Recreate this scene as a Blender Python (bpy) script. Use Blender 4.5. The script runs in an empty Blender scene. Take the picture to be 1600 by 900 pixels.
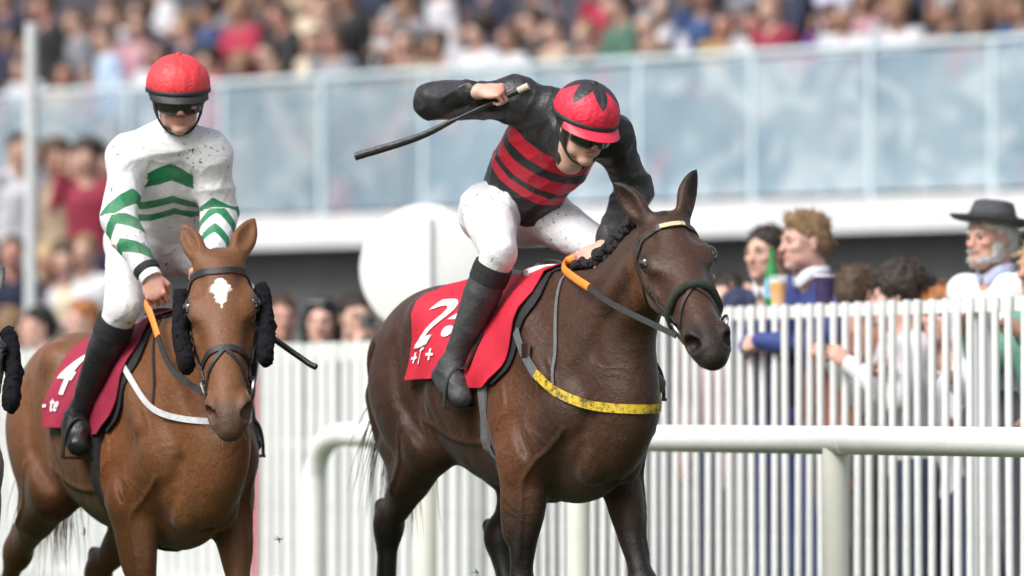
import bpy, bmesh, math, random
import numpy as np
from mathutils import Vector, Matrix
R = math.radians
rnd = random.Random(7)

# ------------------------------------------------------------------ camera, sky, sun, exposure
scene = bpy.context.scene
COL = scene.collection
CAM_H = 1.1
FOCAL_PX = 8600.0
cam_data = bpy.data.cameras.new('camera')
cam_data.sensor_width = 36.0
cam_data.lens = FOCAL_PX / 1600.0 * 36.0
cam_data.clip_start = 0.5
cam_data.clip_end = 3000.0
cam_data.dof.use_dof = True
cam_data.dof.focus_distance = 19.6
cam_data.dof.aperture_fstop = 1.9
cam = bpy.data.objects.new('camera', cam_data)
cam.location = (0, 0, CAM_H)
cam.rotation_euler = (R(90) + math.atan(190.0 / FOCAL_PX), 0, 0)
COL.objects.link(cam)
scene.camera = cam

SUN_EL, SUN_AZ = 46.0, 222.0       # high, veiled sun over the left shoulder of the photographer
world = bpy.data.worlds.new('World')
scene.world = world
world.use_nodes = True
wn = world.node_tree.nodes
wl = world.node_tree.links
wn.clear()
sky = wn.new('ShaderNodeTexSky')
sky.sky_type = 'NISHITA'
sky.sun_disc = False
sky.sun_elevation = R(SUN_EL)
sky.sun_rotation = R(SUN_AZ)
sky.dust_density = 4.0
sky.air_density = 1.0
hsv = wn.new('ShaderNodeHueSaturation')     # an even cloud cover: the sky's blue mostly greyed out
hsv.inputs['Saturation'].default_value = 0.42
bg = wn.new('ShaderNodeBackground')
bg.inputs['Strength'].default_value = 0.115
wo = wn.new('ShaderNodeOutputWorld')
wl.new(sky.outputs[0], hsv.inputs['Color'])
wl.new(hsv.outputs[0], bg.inputs['Color'])
wl.new(bg.outputs[0], wo.inputs['Surface'])
sun_data = bpy.data.lights.new('sun', 'SUN')
sun_data.energy = 1.5
sun_data.angle = R(25)
sun_data.color = (1.0, 0.985, 0.96)
sun = bpy.data.objects.new('sun', sun_data)
_az = R(SUN_AZ)
_sd = Vector((math.sin(_az) * math.cos(R(SUN_EL)), math.cos(_az) * math.cos(R(SUN_EL)), math.sin(R(SUN_EL))))
sun.rotation_euler = _sd.to_track_quat('Z', 'Y').to_euler()
sun.location = (0, 0, 30)
COL.objects.link(sun)
scene.view_settings.view_transform = 'Standard'
scene.view_settings.look = 'None'
scene.view_settings.gamma = 1.0
scene.view_settings.use_curve_mapping = False
scene.view_settings.exposure = 0.84
scene.cycles.use_denoising = True
scene.cycles.max_bounces = 6
scene.cycles.transparent_max_bounces = 12

# ------------------------------------------------------------------ small vector helpers
def V(*a):
    return np.array(a[0] if len(a) == 1 else a, dtype=float)
def unit(v):
    v = np.asarray(v, float)
    return v / (np.linalg.norm(v) + 1e-12)
def lerp(a, b, t):
    return np.asarray(a, float) * (1 - t) + np.asarray(b, float) * t
def smooth_line(pts, n=6):
    """Catmull-Rom through rows of any width; n pieces per span."""
    P = [np.asarray(p, float) for p in pts]
    if len(P) < 3:
        return [lerp(P[0], P[-1], t) for t in np.linspace(0, 1, n + 1)]
    P = [2 * P[0] - P[1]] + P + [2 * P[-1] - P[-2]]
    out = []
    for i in range(1, len(P) - 2):
        a, b, c, d = P[i - 1], P[i], P[i + 1], P[i + 2]
        for k in range(n):
            t = k / n
            out.append(0.5 * ((2 * b) + (c - a) * t + (2 * a - 5 * b + 4 * c - d) * t * t + (3 * b - a - 3 * c + d) * t ** 3))
    out.append(P[-2])
    return out
class Frame:
    """Right-handed local frame: o origin, x, y, z axes (z from x and a hint for y)."""
    def __init__(s, o, x, yhint, scale=1.0):
        s.o = V(o); s.x = unit(x)
        y = np.asarray(yhint, float); y = unit(y - s.x * np.dot(y, s.x))
        s.y = y; s.z = np.cross(s.x, s.y); s.k = scale
    def __call__(s, x, y, z):
        return s.o + s.k * (s.x * x + s.y * y + s.z * z)
    def d(s, x, y, z):
        return s.x * x + s.y * y + s.z * z
    def inv(s, P):
        Q = (np.asarray(P, float) - s.o) / s.k
        return np.stack([Q @ s.x, Q @ s.y, Q @ s.z], -1)

# ------------------------------------------------------------------ solid modelling on a grid (smooth unions, surface nets)
class Field:
    def __init__(s, lo, hi, h):
        s.h = h; s.lo = np.array(lo, float)
        s.n = np.ceil((np.array(hi, float) - s.lo) / h).astype(int) + 1
        s.ax = [(s.lo[i] + h * np.arange(s.n[i])).astype(np.float32) for i in range(3)]
        s.F = np.full(tuple(s.n), 0.5, np.float32)
    def _sub(s, lo, hi, pad):
        i0 = np.clip(np.floor((np.asarray(lo) - pad - s.lo) / s.h).astype(int), 0, s.n)
        i1 = np.clip(np.ceil((np.asarray(hi) + pad - s.lo) / s.h).astype(int) + 1, 0, s.n)
        if np.any(i1 - i0 < 1):
            return None
        sl = tuple(slice(int(a), int(b)) for a, b in zip(i0, i1))
        X = s.ax[0][sl[0]][:, None, None]; Y = s.ax[1][sl[1]][None, :, None]; Z = s.ax[2][sl[2]][None, None, :]
        return sl, X, Y, Z
    def _put(s, sl, d, k, sub=False):
        A = s.F[sl]
        if sub:
            d = -d
            if k > 0:
                hh = np.maximum(k - np.abs(A - d), 0) / k
                s.F[sl] = np.maximum(A, d) + hh * hh * k * 0.25
            else:
                s.F[sl] = np.maximum(A, d)
        else:
            if k > 0:
                hh = np.maximum(k - np.abs(A - d), 0) / k
                s.F[sl] = np.minimum(A, d) - hh * hh * k * 0.25
            else:
                s.F[sl] = np.minimum(A, d)
    def ell(s, c, r, ax=None, k=0.0, sub=False):
        c = V(c); r = np.array(r, float)
        M = np.eye(3) if ax is None else np.array([unit(a) for a in ax])
        ext = np.sqrt(((M * r[:, None]) ** 2).sum(0))
        q = s._sub(c - ext, c + ext, k + 3 * s.h)
        if q is None: return
        sl, X, Y, Z = q
        x, y, z = X - np.float32(c[0]), Y - np.float32(c[1]), Z - np.float32(c[2])
        k0 = 0; k1 = 0
        for i in range(3):
            u = (M[i, 0] * x + M[i, 1] * y + M[i, 2] * z).astype(np.float32) / np.float32(r[i])
            k0 = k0 + u * u; k1 = k1 + (u / np.float32(r[i])) ** 2
        k0 = np.sqrt(k0); k1 = np.sqrt(k1) + 1e-6
        s._put(sl, k0 * (k0 - 1) / k1, k, sub)
    def chain(s, pts, rad, k=0.0, side=None, ratio=1.0, sub=False):
        """Rounded cones along pts; with side/ratio the section is squashed (ratio<1) or spread along side."""
        pts = [V(p) for p in pts]; rad = list(rad)
        ratios = ratio if hasattr(ratio, '__len__') else [ratio] * len(pts)
        rm = max(r * max(1, q) for r, q in zip(rad, ratios))
        lo = np.min(pts, 0) - rm; hi = np.max(pts, 0) + rm
        q = s._sub(lo, hi, k + 3 * s.h)
        if q is None: return
        sl0, X, Y, Z = q
        D = np.full(s.F[sl0].shape, 0.5, np.float32)
        w = None if side is None else unit(side)
        for i in range(len(pts) - 1):
            a, b = pts[i], pts[i + 1]
            m = max(rad[i] * max(1, ratios[i]), rad[i + 1] * max(1, ratios[i + 1]))
            q = s._sub(np.minimum(a, b) - m, np.maximum(a, b) + m, k + 3 * s.h)
            if q is None: continue
            sl, X, Y, Z = q
            x, y, z = X - np.float32(a[0]), Y - np.float32(a[1]), Z - np.float32(a[2])
            ab = b - a; wa = None
            if w is not None:
                wa = x * np.float32(w[0]) + y * np.float32(w[1]) + z * np.float32(w[2])
                abw = np.dot(ab, w); ab2 = ab - w * abw
                L = max(np.dot(ab2, ab2), 1e-9)
                t = np.clip((x * np.float32(ab2[0]) + y * np.float32(ab2[1]) + z * np.float32(ab2[2])) / np.float32(L), 0, 1)
                wa = wa - t * np.float32(abw)
                px = x - t * np.float32(ab[0]) ; py = y - t * np.float32(ab[1]); pz = z - t * np.float32(ab[2])
                rr = np.float32(rad[i]) + t * np.float32(rad[i + 1] - rad[i])
                rt = np.float32(ratios[i]) + t * np.float32(ratios[i + 1] - ratios[i])
                d2 = px * px + py * py + pz * pz
                perp2 = np.maximum(d2 - wa * wa, 0)
                d = (np.sqrt(perp2 + (wa / rt) ** 2) - rr) * np.minimum(1, rt)
            else:
                L = max(np.dot(ab, ab), 1e-9)
                t = np.clip((x * np.float32(ab[0]) + y * np.float32(ab[1]) + z * np.float32(ab[2])) / np.float32(L), 0, 1)
                px = x - t * np.float32(ab[0]); py = y - t * np.float32(ab[1]); pz = z - t * np.float32(ab[2])
                d = np.sqrt(px * px + py * py + pz * pz) - (np.float32(rad[i]) + t * np.float32(rad[i + 1] - rad[i]))
            loc = tuple(slice(a_.start - b_.start, a_.stop - b_.start) for a_, b_ in zip(sl, sl0))
            D[loc] = np.minimum(D[loc], d)
        s._put(sl0, D, k, sub)
    def cut(s, p, n, k=0.0):
        """Keep only the side of the plane through p that n points away from."""
        p = V(p); n = unit(n)
        d = (s.ax[0][:, None, None] - p[0]) * n[0] + (s.ax[1][None, :, None] - p[1]) * n[1] + (s.ax[2][None, None, :] - p[2]) * n[2]
        s._put((slice(None),) * 3, -d.astype(np.float32), k, sub=True)
    def warp(s, fn):
        """Add fn(x, y, z) to the field near the surface (folds, ribs, veins)."""
        m = np.abs(s.F) < 0.05
        i = np.nonzero(m)
        s.F[i] += fn(s.ax[0][i[0]], s.ax[1][i[1]], s.ax[2][i[2]]).astype(np.float32)
    def project(s, p, it=6):
        """Slide a point onto the surface along the field's gradient."""
        p = V(p).copy()
        def val(q):
            u = np.clip((q - s.lo) / s.h, 0.001, s.n - 1.002); i = u.astype(int); f = u - i; r = 0.0
            for a in (0, 1):
                for b in (0, 1):
                    for c in (0, 1):
                        r += s.F[i[0] + a, i[1] + b, i[2] + c] * (f[0] if a else 1 - f[0]) * (f[1] if b else 1 - f[1]) * (f[2] if c else 1 - f[2])
            return r
        for _ in range(it):
            e = s.h; g = V([val(p + e * d) - val(p - e * d) for d in np.eye(3)]); n = np.linalg.norm(g)
            if n < 1e-6: break
            v_ = val(p); p = p - g / n * np.clip(v_ * 2 * e / n, -0.03, 0.03)
        return p
    def mesh(s, smooth=1):
        F = s.F; h = s.h
        F[0] = F[-1] = 0.5; F[:, 0] = F[:, -1] = 0.5; F[:, :, 0] = F[:, :, -1] = 0.5
        ins = F < 0
        c = np.zeros(tuple(s.n - 1), np.int8)
        for dx in (0, 1):
            for dy in (0, 1):
                for dz in (0, 1):
                    c += ins[dx:s.n[0] - 1 + dx, dy:s.n[1] - 1 + dy, dz:s.n[2] - 1 + dz]
        cells = np.nonzero((c > 0) & (c < 8))
        ci = np.stack(cells, -1)
        idx = np.full(c.shape, -1, np.int64); idx[cells] = np.arange(len(ci))
        acc = np.zeros((len(ci), 3)); cnt = np.zeros(len(ci))
        cor = [(a, b, d) for a in (0, 1) for b in (0, 1) for d in (0, 1)]
        val = {q: F[ci[:, 0] + q[0], ci[:, 1] + q[1], ci[:, 2] + q[2]] for q in cor}
        for q in cor:
            for ax in range(3):
                if q[ax] == 0:
                    q2 = tuple(1 if j == ax else q[j] for j in range(3))
                    a, b = val[q], val[q2]
                    m = (a < 0) != (b < 0)
                    t = np.where(m, a / np.where(m, a - b, 1), 0)
                    for j in range(3):
                        acc[:, j] += np.where(m, q[j] + (t if j == ax else 0), 0)
                    cnt += m
        P = s.lo + h * (ci + acc / np.maximum(cnt, 1)[:, None])
        quads = []
        for ax in range(3):
            o1, o2 = [(1, 2), (2, 0), (0, 1)][ax]
            sl_a = [slice(1, s.n[j] - 1) for j in range(3)]; sl_b = list(sl_a)
            sl_a[ax] = slice(0, s.n[ax] - 1); sl_b[ax] = slice(1, s.n[ax])
            A = ins[tuple(sl_a)]; B = ins[tuple(sl_b)]
            e = np.nonzero(A != B)
            base = [e[j] + (0 if j == ax else 1) for j in range(3)]
            flip = A[e]
            def g(d1, d2):
                q = list(base); q[o1] = q[o1] - d1; q[o2] = q[o2] - d2
                return idx[tuple(q)]
            Q = np.stack([g(1, 1), g(0, 1), g(0, 0), g(1, 0)], -1)
            Q[~flip] = Q[~flip][:, ::-1]
            quads.append(Q)
        Q = np.concatenate(quads)
        for _ in range(smooth):
            S = np.zeros_like(P); N = np.zeros(len(P))
            for a, b in ((0, 1), (1, 2), (2, 3), (3, 0)):
                for i_, j_ in ((a, b), (b, a)):
                    for ax in range(3):
                        S[:, ax] += np.bincount(Q[:, i_], P[Q[:, j_], ax], len(P))
                    N += np.bincount(Q[:, i_], minlength=len(P))
            P = 0.5 * P + 0.5 * S / np.maximum(N, 1)[:, None]
        return P, Q
def keep_largest(P, Q):
    """Drop loose crumbs: keep the biggest connected shell."""
    lab = np.arange(len(P))
    for _ in range(400):
        m = lab[Q].min(1)
        new = lab.copy()
        for j in range(4):
            np.minimum.at(new, Q[:, j], m)
        new = new[new]
        if np.array_equal(new, lab): break
        lab = new
    u, c = np.unique(lab[Q[:, 0]], return_counts=True)
    best = u[c.argmax()]
    Q = Q[lab[Q[:, 0]] == best]
    use = np.unique(Q); mp = np.full(len(P), -1); mp[use] = np.arange(len(use))
    return P[use], mp[Q]

# ------------------------------------------------------------------ objects
def link(name, data, mat=None, parent=None):
    o = bpy.data.objects.new(name, data)
    COL.objects.link(o)
    if parent is not None: o.parent = parent
    if mat is not None:
        for m in (mat if isinstance(mat, (list, tuple)) else [mat]):
            data.materials.append(m)
    return o
def tag(o, label=None, cat=None, group=None, kind=None):
    if label: o['label'] = label
    if cat: o['category'] = cat
    if group: o['group'] = group
    if kind: o['kind'] = kind
    return o
def empty(name, loc, rz=0.0):
    o = bpy.data.objects.new(name, None)
    o.empty_display_size = 0.1
    o.location = tuple(loc); o.rotation_euler = (0, 0, rz)
    COL.objects.link(o)
    return o
def copy_tree(o, parent=None):
    c = o.copy(); COL.objects.link(c); c.parent = parent
    for ch in o.children: copy_tree(ch, c)
    return c
def np_mesh(name, P, Q, smooth=True, attrs=None):
    me = bpy.data.meshes.new(name)
    P = np.asarray(P, np.float32); Q = np.asarray(Q, np.int32)
    n = Q.shape[1]
    me.vertices.add(len(P)); me.vertices.foreach_set('co', P.ravel())
    me.loops.add(Q.size); me.loops.foreach_set('vertex_index', Q.ravel())
    me.polygons.add(len(Q))
    me.polygons.foreach_set('loop_start', np.arange(0, Q.size, n, dtype=np.int32))
    me.update(calc_edges=True)
    if smooth: me.polygons.foreach_set('use_smooth', np.ones(len(Q), bool))
    for k, v in (attrs or {}).items():
        v = np.asarray(v, np.float32)
        if v.ndim == 1:
            a = me.attributes.new(k, 'FLOAT', 'POINT'); a.data.foreach_set('value', v)
        else:
            a = me.attributes.new(k, 'FLOAT_VECTOR', 'POINT'); a.data.foreach_set('vector', v.ravel())
    me.validate()
    return me
class MB:
    """Collects verts and faces for one mesh."""
    def __init__(s): s.v = []; s.f = []
    def add(s, v, f):
        b = len(s.v); s.v += [tuple(map(float, p)) for p in v]; s.f += [tuple(b + i for i in q) for q in f]
    def box(s, c, d, fr=None):
        hx, hy, hz = d[0] / 2, d[1] / 2, d[2] / 2
        P = [(sx * hx, sy * hy, sz * hz) for sx in (-1, 1) for sy in (-1, 1) for sz in (-1, 1)]
        if fr is None: P = [V(c) + V(p) for p in P]
        else: P = [V(c) + fr.d(*p) for p in P]
        s.add(P, [(0, 1, 3, 2), (4, 6, 7, 5), (0, 4, 5, 1), (2, 3, 7, 6), (0, 2, 6, 4), (1, 5, 7, 3)])
    def tube(s, pts, rad, n=10, cap=True, flat=None):
        """Swept tube; flat=(side vectors or one vector, ratio) gives a strap section."""
        pts = [V(p) for p in pts]
        rad = rad if hasattr(rad, '__len__') else [rad] * len(pts)
        ring = []; u = None
        for i, p in enumerate(pts):
            t = unit(pts[min(i + 1, len(pts) - 1)] - pts[max(i - 1, 0)])
            if flat is not None:
                sv = flat[0][i] if isinstance(flat[0], list) else flat[0]
                u = np.asarray(sv, float)
            elif u is None:
                u = V(0, 0, 1) if abs(t[2]) < 0.9 else V(1, 0, 0)
            u = unit(u - t * np.dot(u, t)); w = np.cross(t, u)
            q = 1.0 if flat is None else flat[1]
            if flat is not None and n == 4:
                ring.append([p + rad[i] * (u * a + w * b * q) for a, b in ((1, 1), (-1, 1), (-1, -1), (1, -1))])
            else:
                ring.append([p + rad[i] * (u * math.cos(a) + w * math.sin(a) * q) for a in np.arange(n) * 2 * math.pi / n])
        v = [p for r in ring for p in r]; f = []
        for i in range(len(pts) - 1):
            for j in range(n):
                f.append((i * n + j, i * n + (j + 1) % n, (i + 1) * n + (j + 1) % n, (i + 1) * n + j))
        if cap:
            f.append(tuple(range(n))[::-1]); f.append(tuple((len(pts) - 1) * n + j for j in range(n)))
        s.add(v, f)
    def lathe(s, prof, fr, n=24):
        """prof: (radius, height) pairs round the frame's z axis."""
        v = [fr(r * math.cos(a), r * math.sin(a), z) for r, z in prof for a in np.arange(n) * 2 * math.pi / n]
        f = [(i * n + j, i * n + (j + 1) % n, (i + 1) * n + (j + 1) % n, (i + 1) * n + j) for i in range(len(prof) - 1) for j in range(n)]
        s.add(v, f)
    def grid(s, rows, thick=0.0, closed=False):
        """rows: equal-length lists of points; thick>0 gives the sheet a back."""
        A = np.array([[V(p) for p in r] for r in rows]); m, n = A.shape[:2]
        def quads(off, rev):
            q = []
            for i in range(m - 1):
                for j in range(n - 1):
                    w = (off + i * n + j, off + i * n + j + 1, off + (i + 1) * n + j + 1, off + (i + 1) * n + j)
                    q.append(w[::-1] if rev else w)
            return q
        if not thick:
            s.add(A.reshape(-1, 3), quads(0, False)); return
        du = np.gradient(A, axis=0); dv = np.gradient(A, axis=1)
        N = np.cross(du, dv); N /= np.linalg.norm(N, axis=2, keepdims=True) + 1e-9
        B = A - N * thick
        f = quads(0, True) + quads(m * n, False)
        per = [(0, j) for j in range(n)] + [(i, n - 1) for i in range(1, m)] + [(m - 1, j) for j in range(n - 2, -1, -1)] + [(i, 0) for i in range(m - 2, 0, -1)]
        ids = [i * n + j for i, j in per]
        for a, b in zip(ids, ids[1:] + ids[:1]):
            f.append((a, b, b + m * n, a + m * n))
        s.add(np.concatenate([A.reshape(-1, 3), B.reshape(-1, 3)]), f)
    def data(s, name, smooth=True, angle=None):
        me = bpy.data.meshes.new(name); me.from_pydata(s.v, [], s.f); me.validate()
        bm = bmesh.new(); bm.from_mesh(me)
        bmesh.ops.recalc_face_normals(bm, faces=bm.faces)
        bm.to_mesh(me); bm.free()
        if smooth:
            me.polygons.foreach_set('use_smooth', np.ones(len(me.polygons), bool))
            me.set_sharp_from_angle(angle=R(angle or 40))
        return me
    def build(s, name, mat, parent=None, smooth=True, angle=None):
        return link(name, s.data(name, smooth, angle), mat, parent)
# ------------------------------------------------------------------ materials
class NT:
    def __init__(s, name):
        s.m = bpy.data.materials.new(name); s.m.use_nodes = True
        s.t = s.m.node_tree; s.b = s.t.nodes['Principled BSDF']; s.out = s.t.nodes['Material Output']
    def n(s, typ, **kw):
        q = s.t.nodes.new(typ)
        for k, v in kw.items():
            if k in q.inputs: q.inputs[k].default_value = v
            else: setattr(q, k, v)
        return q
    def l(s, a, b): s.t.links.new(a, b)
    def setb(s, **kw):
        for k, v in kw.items(): s.b.inputs[k].default_value = v
    def coord(s, kind='Object', scale=(1, 1, 1)):
        c = s.n('ShaderNodeTexCoord'); mp = s.n('ShaderNodeMapping'); mp.inputs['Scale'].default_value = scale
        s.l(c.outputs[kind], mp.inputs['Vector']); return mp.outputs[0]
    def noise(s, scale, detail=3, rough=0.55, vec=None, dist=0.0):
        q = s.n('ShaderNodeTexNoise', Scale=scale, Detail=detail, Roughness=rough, Distortion=dist)
        if vec is not None: s.l(vec, q.inputs['Vector'])
        return q.outputs['Fac']
    def ramp(s, fac, stops, interp='LINEAR'):
        q = s.n('ShaderNodeValToRGB'); q.color_ramp.interpolation = interp
        e = q.color_ramp.elements
        while len(e) < len(stops): e.new(0.5)
        for i, (p, c) in enumerate(stops):
            e[i].position = p; e[i].color = (*c, 1) if len(c) == 3 else c
        s.l(fac, q.inputs[0]); return q.outputs[0]
    def attr(s, name):
        q = s.n('ShaderNodeAttribute'); q.attribute_name = name; return q
    def mix(s, fac, a, b, mode='MIX'):
        q = s.n('ShaderNodeMix'); q.data_type = 'RGBA'; q.blend_type = mode
        for sock, v in ((q.inputs[0], fac), (q.inputs[6], a), (q.inputs[7], b)):
            if hasattr(v, 'links'): s.l(v, sock)
            elif hasattr(v, '__len__'): sock.default_value = (*v, 1) if len(v) == 3 else v
            else: sock.default_value = v
        return q.outputs[2]
    def math(s, op, a, b=0.0, c=0.0):
        q = s.n('ShaderNodeMath', operation=op)
        for sock, v in zip(q.inputs, (a, b, c)):
            if hasattr(v, 'links'): s.l(v, sock)
            else: sock.default_value = v
        return q.outputs[0]
    def bump(s, h, strength=0.3, dist=0.01, normal=None):
        q = s.n('ShaderNodeBump', Strength=strength, Distance=dist); s.l(h, q.inputs['Height'])
        if normal is not None: s.l(normal, q.inputs['Normal'])
        s.l(q.outputs[0], s.b.inputs['Normal']); return q.outputs[0]
    def color(s, c): s.l(c, s.b.inputs['Base Color'])
def sc(c, k): return tuple(min(1.0, x * k) for x in c)
def pmat(name, col, rough=0.5, var=0.18, nscale=12.0, bump=0.0, bscale=60.0, metallic=0.0, spec=0.5, sheen=0.0, coat=0.0, detail=4, alpha=1.0):
    m = NT(name); v = m.coord()
    f = m.noise(nscale, detail, 0.6, v)
    m.color(m.ramp(f, [(0.25, sc(col, 1 - var)), (0.75, sc(col, 1 + var))]))
    m.setb(Roughness=rough, Metallic=metallic)
    m.b.inputs['Specular IOR Level'].default_value = spec
    m.b.inputs['Sheen Weight'].default_value = sheen
    m.b.inputs['Coat Weight'].default_value = coat
    if bump: m.bump(m.noise(bscale, 3, 0.6, v), bump, 0.01)
    if alpha < 1: m.setb(Alpha=alpha)
    return m.m
def coat_mat(name, body, dark, light, warm, rough=0.46, specks=True):
    """Horse coat: attribute pts = dark points, warm = reddish flank, plus wet patches, veins and hair."""
    m = NT(name); v = m.coord()
    big = m.noise(3.0, 4, 0.55, v); mid = m.noise(14.0, 4, 0.6, v)
    c = m.mix(m.ramp(big, [(0.3, (0, 0, 0)), (0.72, (1, 1, 1))]), body, sc(body, 0.62))
    c = m.mix(m.math('MULTIPLY', m.attr('warm').outputs['Fac'], 0.85), c, warm)
    c = m.mix(m.math('MULTIPLY', m.ramp(mid, [(0.45, (0, 0, 0)), (0.8, (1, 1, 1))]), 0.35), c, light)
    hairc = m.noise(170.0, 3, 0.7, m.coord(scale=(0.25, 1, 0.6)))
    c = m.mix(m.ramp(hairc, [(0.35, (0.55, 0.55, 0.55)), (0.65, (0, 0, 0))]), c, sc(body, 0.45))
    c = m.mix(m.attr('pts').outputs['Fac'], c, dark)
    mk_ = m.math('ADD', m.attr('mark').outputs['Fac'], m.math('MULTIPLY', m.math('SUBTRACT', m.noise(95.0, 3, 0.6, v), 0.5), 0.9))
    mk_ = m.n('ShaderNodeMath', operation='MULTIPLY', use_clamp=True).outputs[0] if False else m.math('MINIMUM', m.math('MAXIMUM', m.math('MULTIPLY', mk_, 2.8), 0.0), 1.0)
    c = m.mix(mk_, c, (0.72, 0.68, 0.62))
    if specks:
        sp = m.ramp(m.noise(150.0, 2, 0.5, v), [(0.715, (0, 0, 0)), (0.735, (1, 1, 1))])
        c = m.mix(m.math('MULTIPLY', sp, 0.5), c, (0.30, 0.25, 0.19))
    m.color(c)
    hair = m.noise(260.0, 2, 0.6, m.coord(scale=(0.35, 1, 1.0)))
    vein = m.n('ShaderNodeTexNoise', Scale=5.0, Detail=3.0, Roughness=0.5, Distortion=0.8)
    m.l(v, vein.inputs['Vector'])
    ridge = m.math('SUBTRACT', 1.0, m.math('MULTIPLY', m.math('ABSOLUTE', m.math('SUBTRACT', vein.outputs['Fac'], 0.5)), 15.0))
    ridge = m.math('MULTIPLY', m.math('MAXIMUM', ridge, 0.0), m.attr('vein').outputs['Fac'])
    hsum = m.math('ADD', m.math('MULTIPLY', hair, 0.16), m.math('ADD', m.math('MULTIPLY', ridge, 0.13), m.math('ADD', m.math('MULTIPLY', mid, 0.5), m.math('MULTIPLY', m.noise(48.0, 4, 0.65, v), 0.22))))
    m.bump(hsum, 0.85, 0.013)
    rr = m.ramp(m.noise(5.0, 4, 0.6, v), [(0.35, (rough - 0.08,) * 3), (0.7, (rough + 0.16,) * 3)])
    m.l(rr, m.b.inputs['Roughness'])
    m.setb(**{'Specular IOR Level': 0.32, 'Sheen Weight': 0.10, 'Sheen Roughness': 0.4})
    return m.m
def silk_mat(name, base, accent, attr, bands, dirt=0.5, rough=0.45, sleeve=None):
    """Racing silks: bands = list of (from, to) on a smooth surface coordinate; sleeve = same for a second coordinate."""
    m = NT(name); v = m.coord()
    a = m.attr(attr).outputs['Fac']
    tot = None
    def inside(x, lo, hi):
        return m.math('MULTIPLY', m.math('GREATER_THAN', x, lo), m.math('LESS_THAN', x, hi))
    for lo, hi in bands:
        q = inside(a, lo, hi); tot = q if tot is None else m.math('MAXIMUM', tot, q)
    if sleeve:
        b = m.attr('slv').outputs['Fac']
        for lo, hi in sleeve:
            q = inside(b, lo, hi); tot = q if tot is None else m.math('MAXIMUM', tot, q)
    c = m.mix(tot, base, accent) if tot is not None else m.mix(0.0, base, accent)
    c = m.mix(m.math('MULTIPLY', m.ramp(m.noise(5.0, 5, 0.65, v), [(0.40, (0, 0, 0)), (0.72, (1, 1, 1))]), dirt * 0.55), c, (0.30, 0.28, 0.27))
    sp = m.ramp(m.noise(75.0, 2, 0.45, v), [(0.645, (0, 0, 0)), (0.68, (1, 1, 1))])
    sp = m.math('MULTIPLY', sp, m.ramp(m.noise(7.0, 2, 0.5, v), [(0.40, (0.15, 0.15, 0.15)), (0.56, (1, 1, 1))]))
    c = m.mix(m.math('MULTIPLY', sp, dirt), c, (0.06, 0.05, 0.04))
    m.color(c); m.setb(Roughness=rough)
    m.b.inputs['Specular IOR Level'].default_value = 0.4
    w = m.n('ShaderNodeTexNoise', Scale=11.0, Detail=2.0, Roughness=0.45, Distortion=1.2); m.l(v, w.inputs['Vector'])
    fold = m.math('ABSOLUTE', m.math('SUBTRACT', w.outputs['Fac'], 0.5))
    fine = m.n('ShaderNodeTexNoise', Scale=26.0, Detail=3.0, Roughness=0.5, Distortion=1.8); m.l(m.coord(scale=(0.45, 1.5, 0.8)), fine.inputs['Vector'])
    crease = m.math('ABSOLUTE', m.math('SUBTRACT', fine.outputs['Fac'], 0.5))
    m.bump(m.math('ADD', m.math('MULTIPLY', fold, 0.22), m.math('MULTIPLY', crease, 0.10)), 0.55, 0.05)
    return m.m

WHITE_PAINT = pmat('white_plastic_rail', (0.80, 0.80, 0.79), 0.38, 0.09, 7, 0.12, 40, detail=6)
FENCE_WHITE = NT('white_fence_paint'); _v = FENCE_WHITE.coord()
_oi = FENCE_WHITE.n('ShaderNodeObjectInfo')
_c = FENCE_WHITE.mix(FENCE_WHITE.math('MULTIPLY', _oi.outputs['Random'], 0.9), (0.80, 0.81, 0.80), (0.66, 0.67, 0.66))
_c = FENCE_WHITE.mix(FENCE_WHITE.math('MULTIPLY', FENCE_WHITE.ramp(FENCE_WHITE.noise(6.0, 5, 0.7, _v), [(0.50, (0, 0, 0)), (0.72, (1, 1, 1))]), 0.35), _c, (0.42, 0.42, 0.38))
FENCE_WHITE.color(_c); FENCE_WHITE.setb(Roughness=0.5); FENCE_WHITE.bump(FENCE_WHITE.noise(30.0, 3, 0.6, _v), 0.15, 0.01); FENCE_WHITE = FENCE_WHITE.m
BLACK_LEATHER = pmat('black_leather', (0.018, 0.018, 0.019), 0.38, 0.35, 18, 0.35, 70)
BLACK_STRAP = pmat('black_strap', (0.02, 0.02, 0.021), 0.5, 0.3, 30, 0.3, 160)
BROWN_LEATHER = pmat('brown_leather', (0.035, 0.024, 0.018), 0.42, 0.3, 30, 0.25, 120)
STEEL = pmat('steel', (0.62, 0.61, 0.58), 0.22, 0.1, 30, 0.0, 60, metallic=1.0)
ORANGE_RUBBER = pmat('orange_rubber', (0.85, 0.24, 0.03), 0.5, 0.1, 40, 0.3, 250)
GREY_WEB = pmat('grey_webbing', (0.13, 0.135, 0.14), 0.7, 0.25, 40, 0.4, 260)
BLACK_WOOL = pmat('black_sheepskin', (0.009, 0.009, 0.012), 0.95, 0.4, 60, 0.9, 140, spec=0.2)
EYE_DARK = pmat('horse_eye', (0.012, 0.008, 0.006), 0.06, 0.3, 30, spec=0.8, coat=0.6)
RED_CLOTH = pmat('red_cloth', (0.52, 0.012, 0.035), 0.75, 0.12, 14, 0.25, 60)
MAROON_CLOTH = pmat('maroon_cloth', (0.30, 0.014, 0.045), 0.75, 0.15, 14, 0.25, 60)
BLACK_CLOTH = pmat('black_cloth', (0.014, 0.014, 0.016), 0.8, 0.3, 20, 0.3, 80)
WHITE_PRINT = pmat('white_print', (0.8, 0.8, 0.8), 0.6, 0.05, 20)
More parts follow.
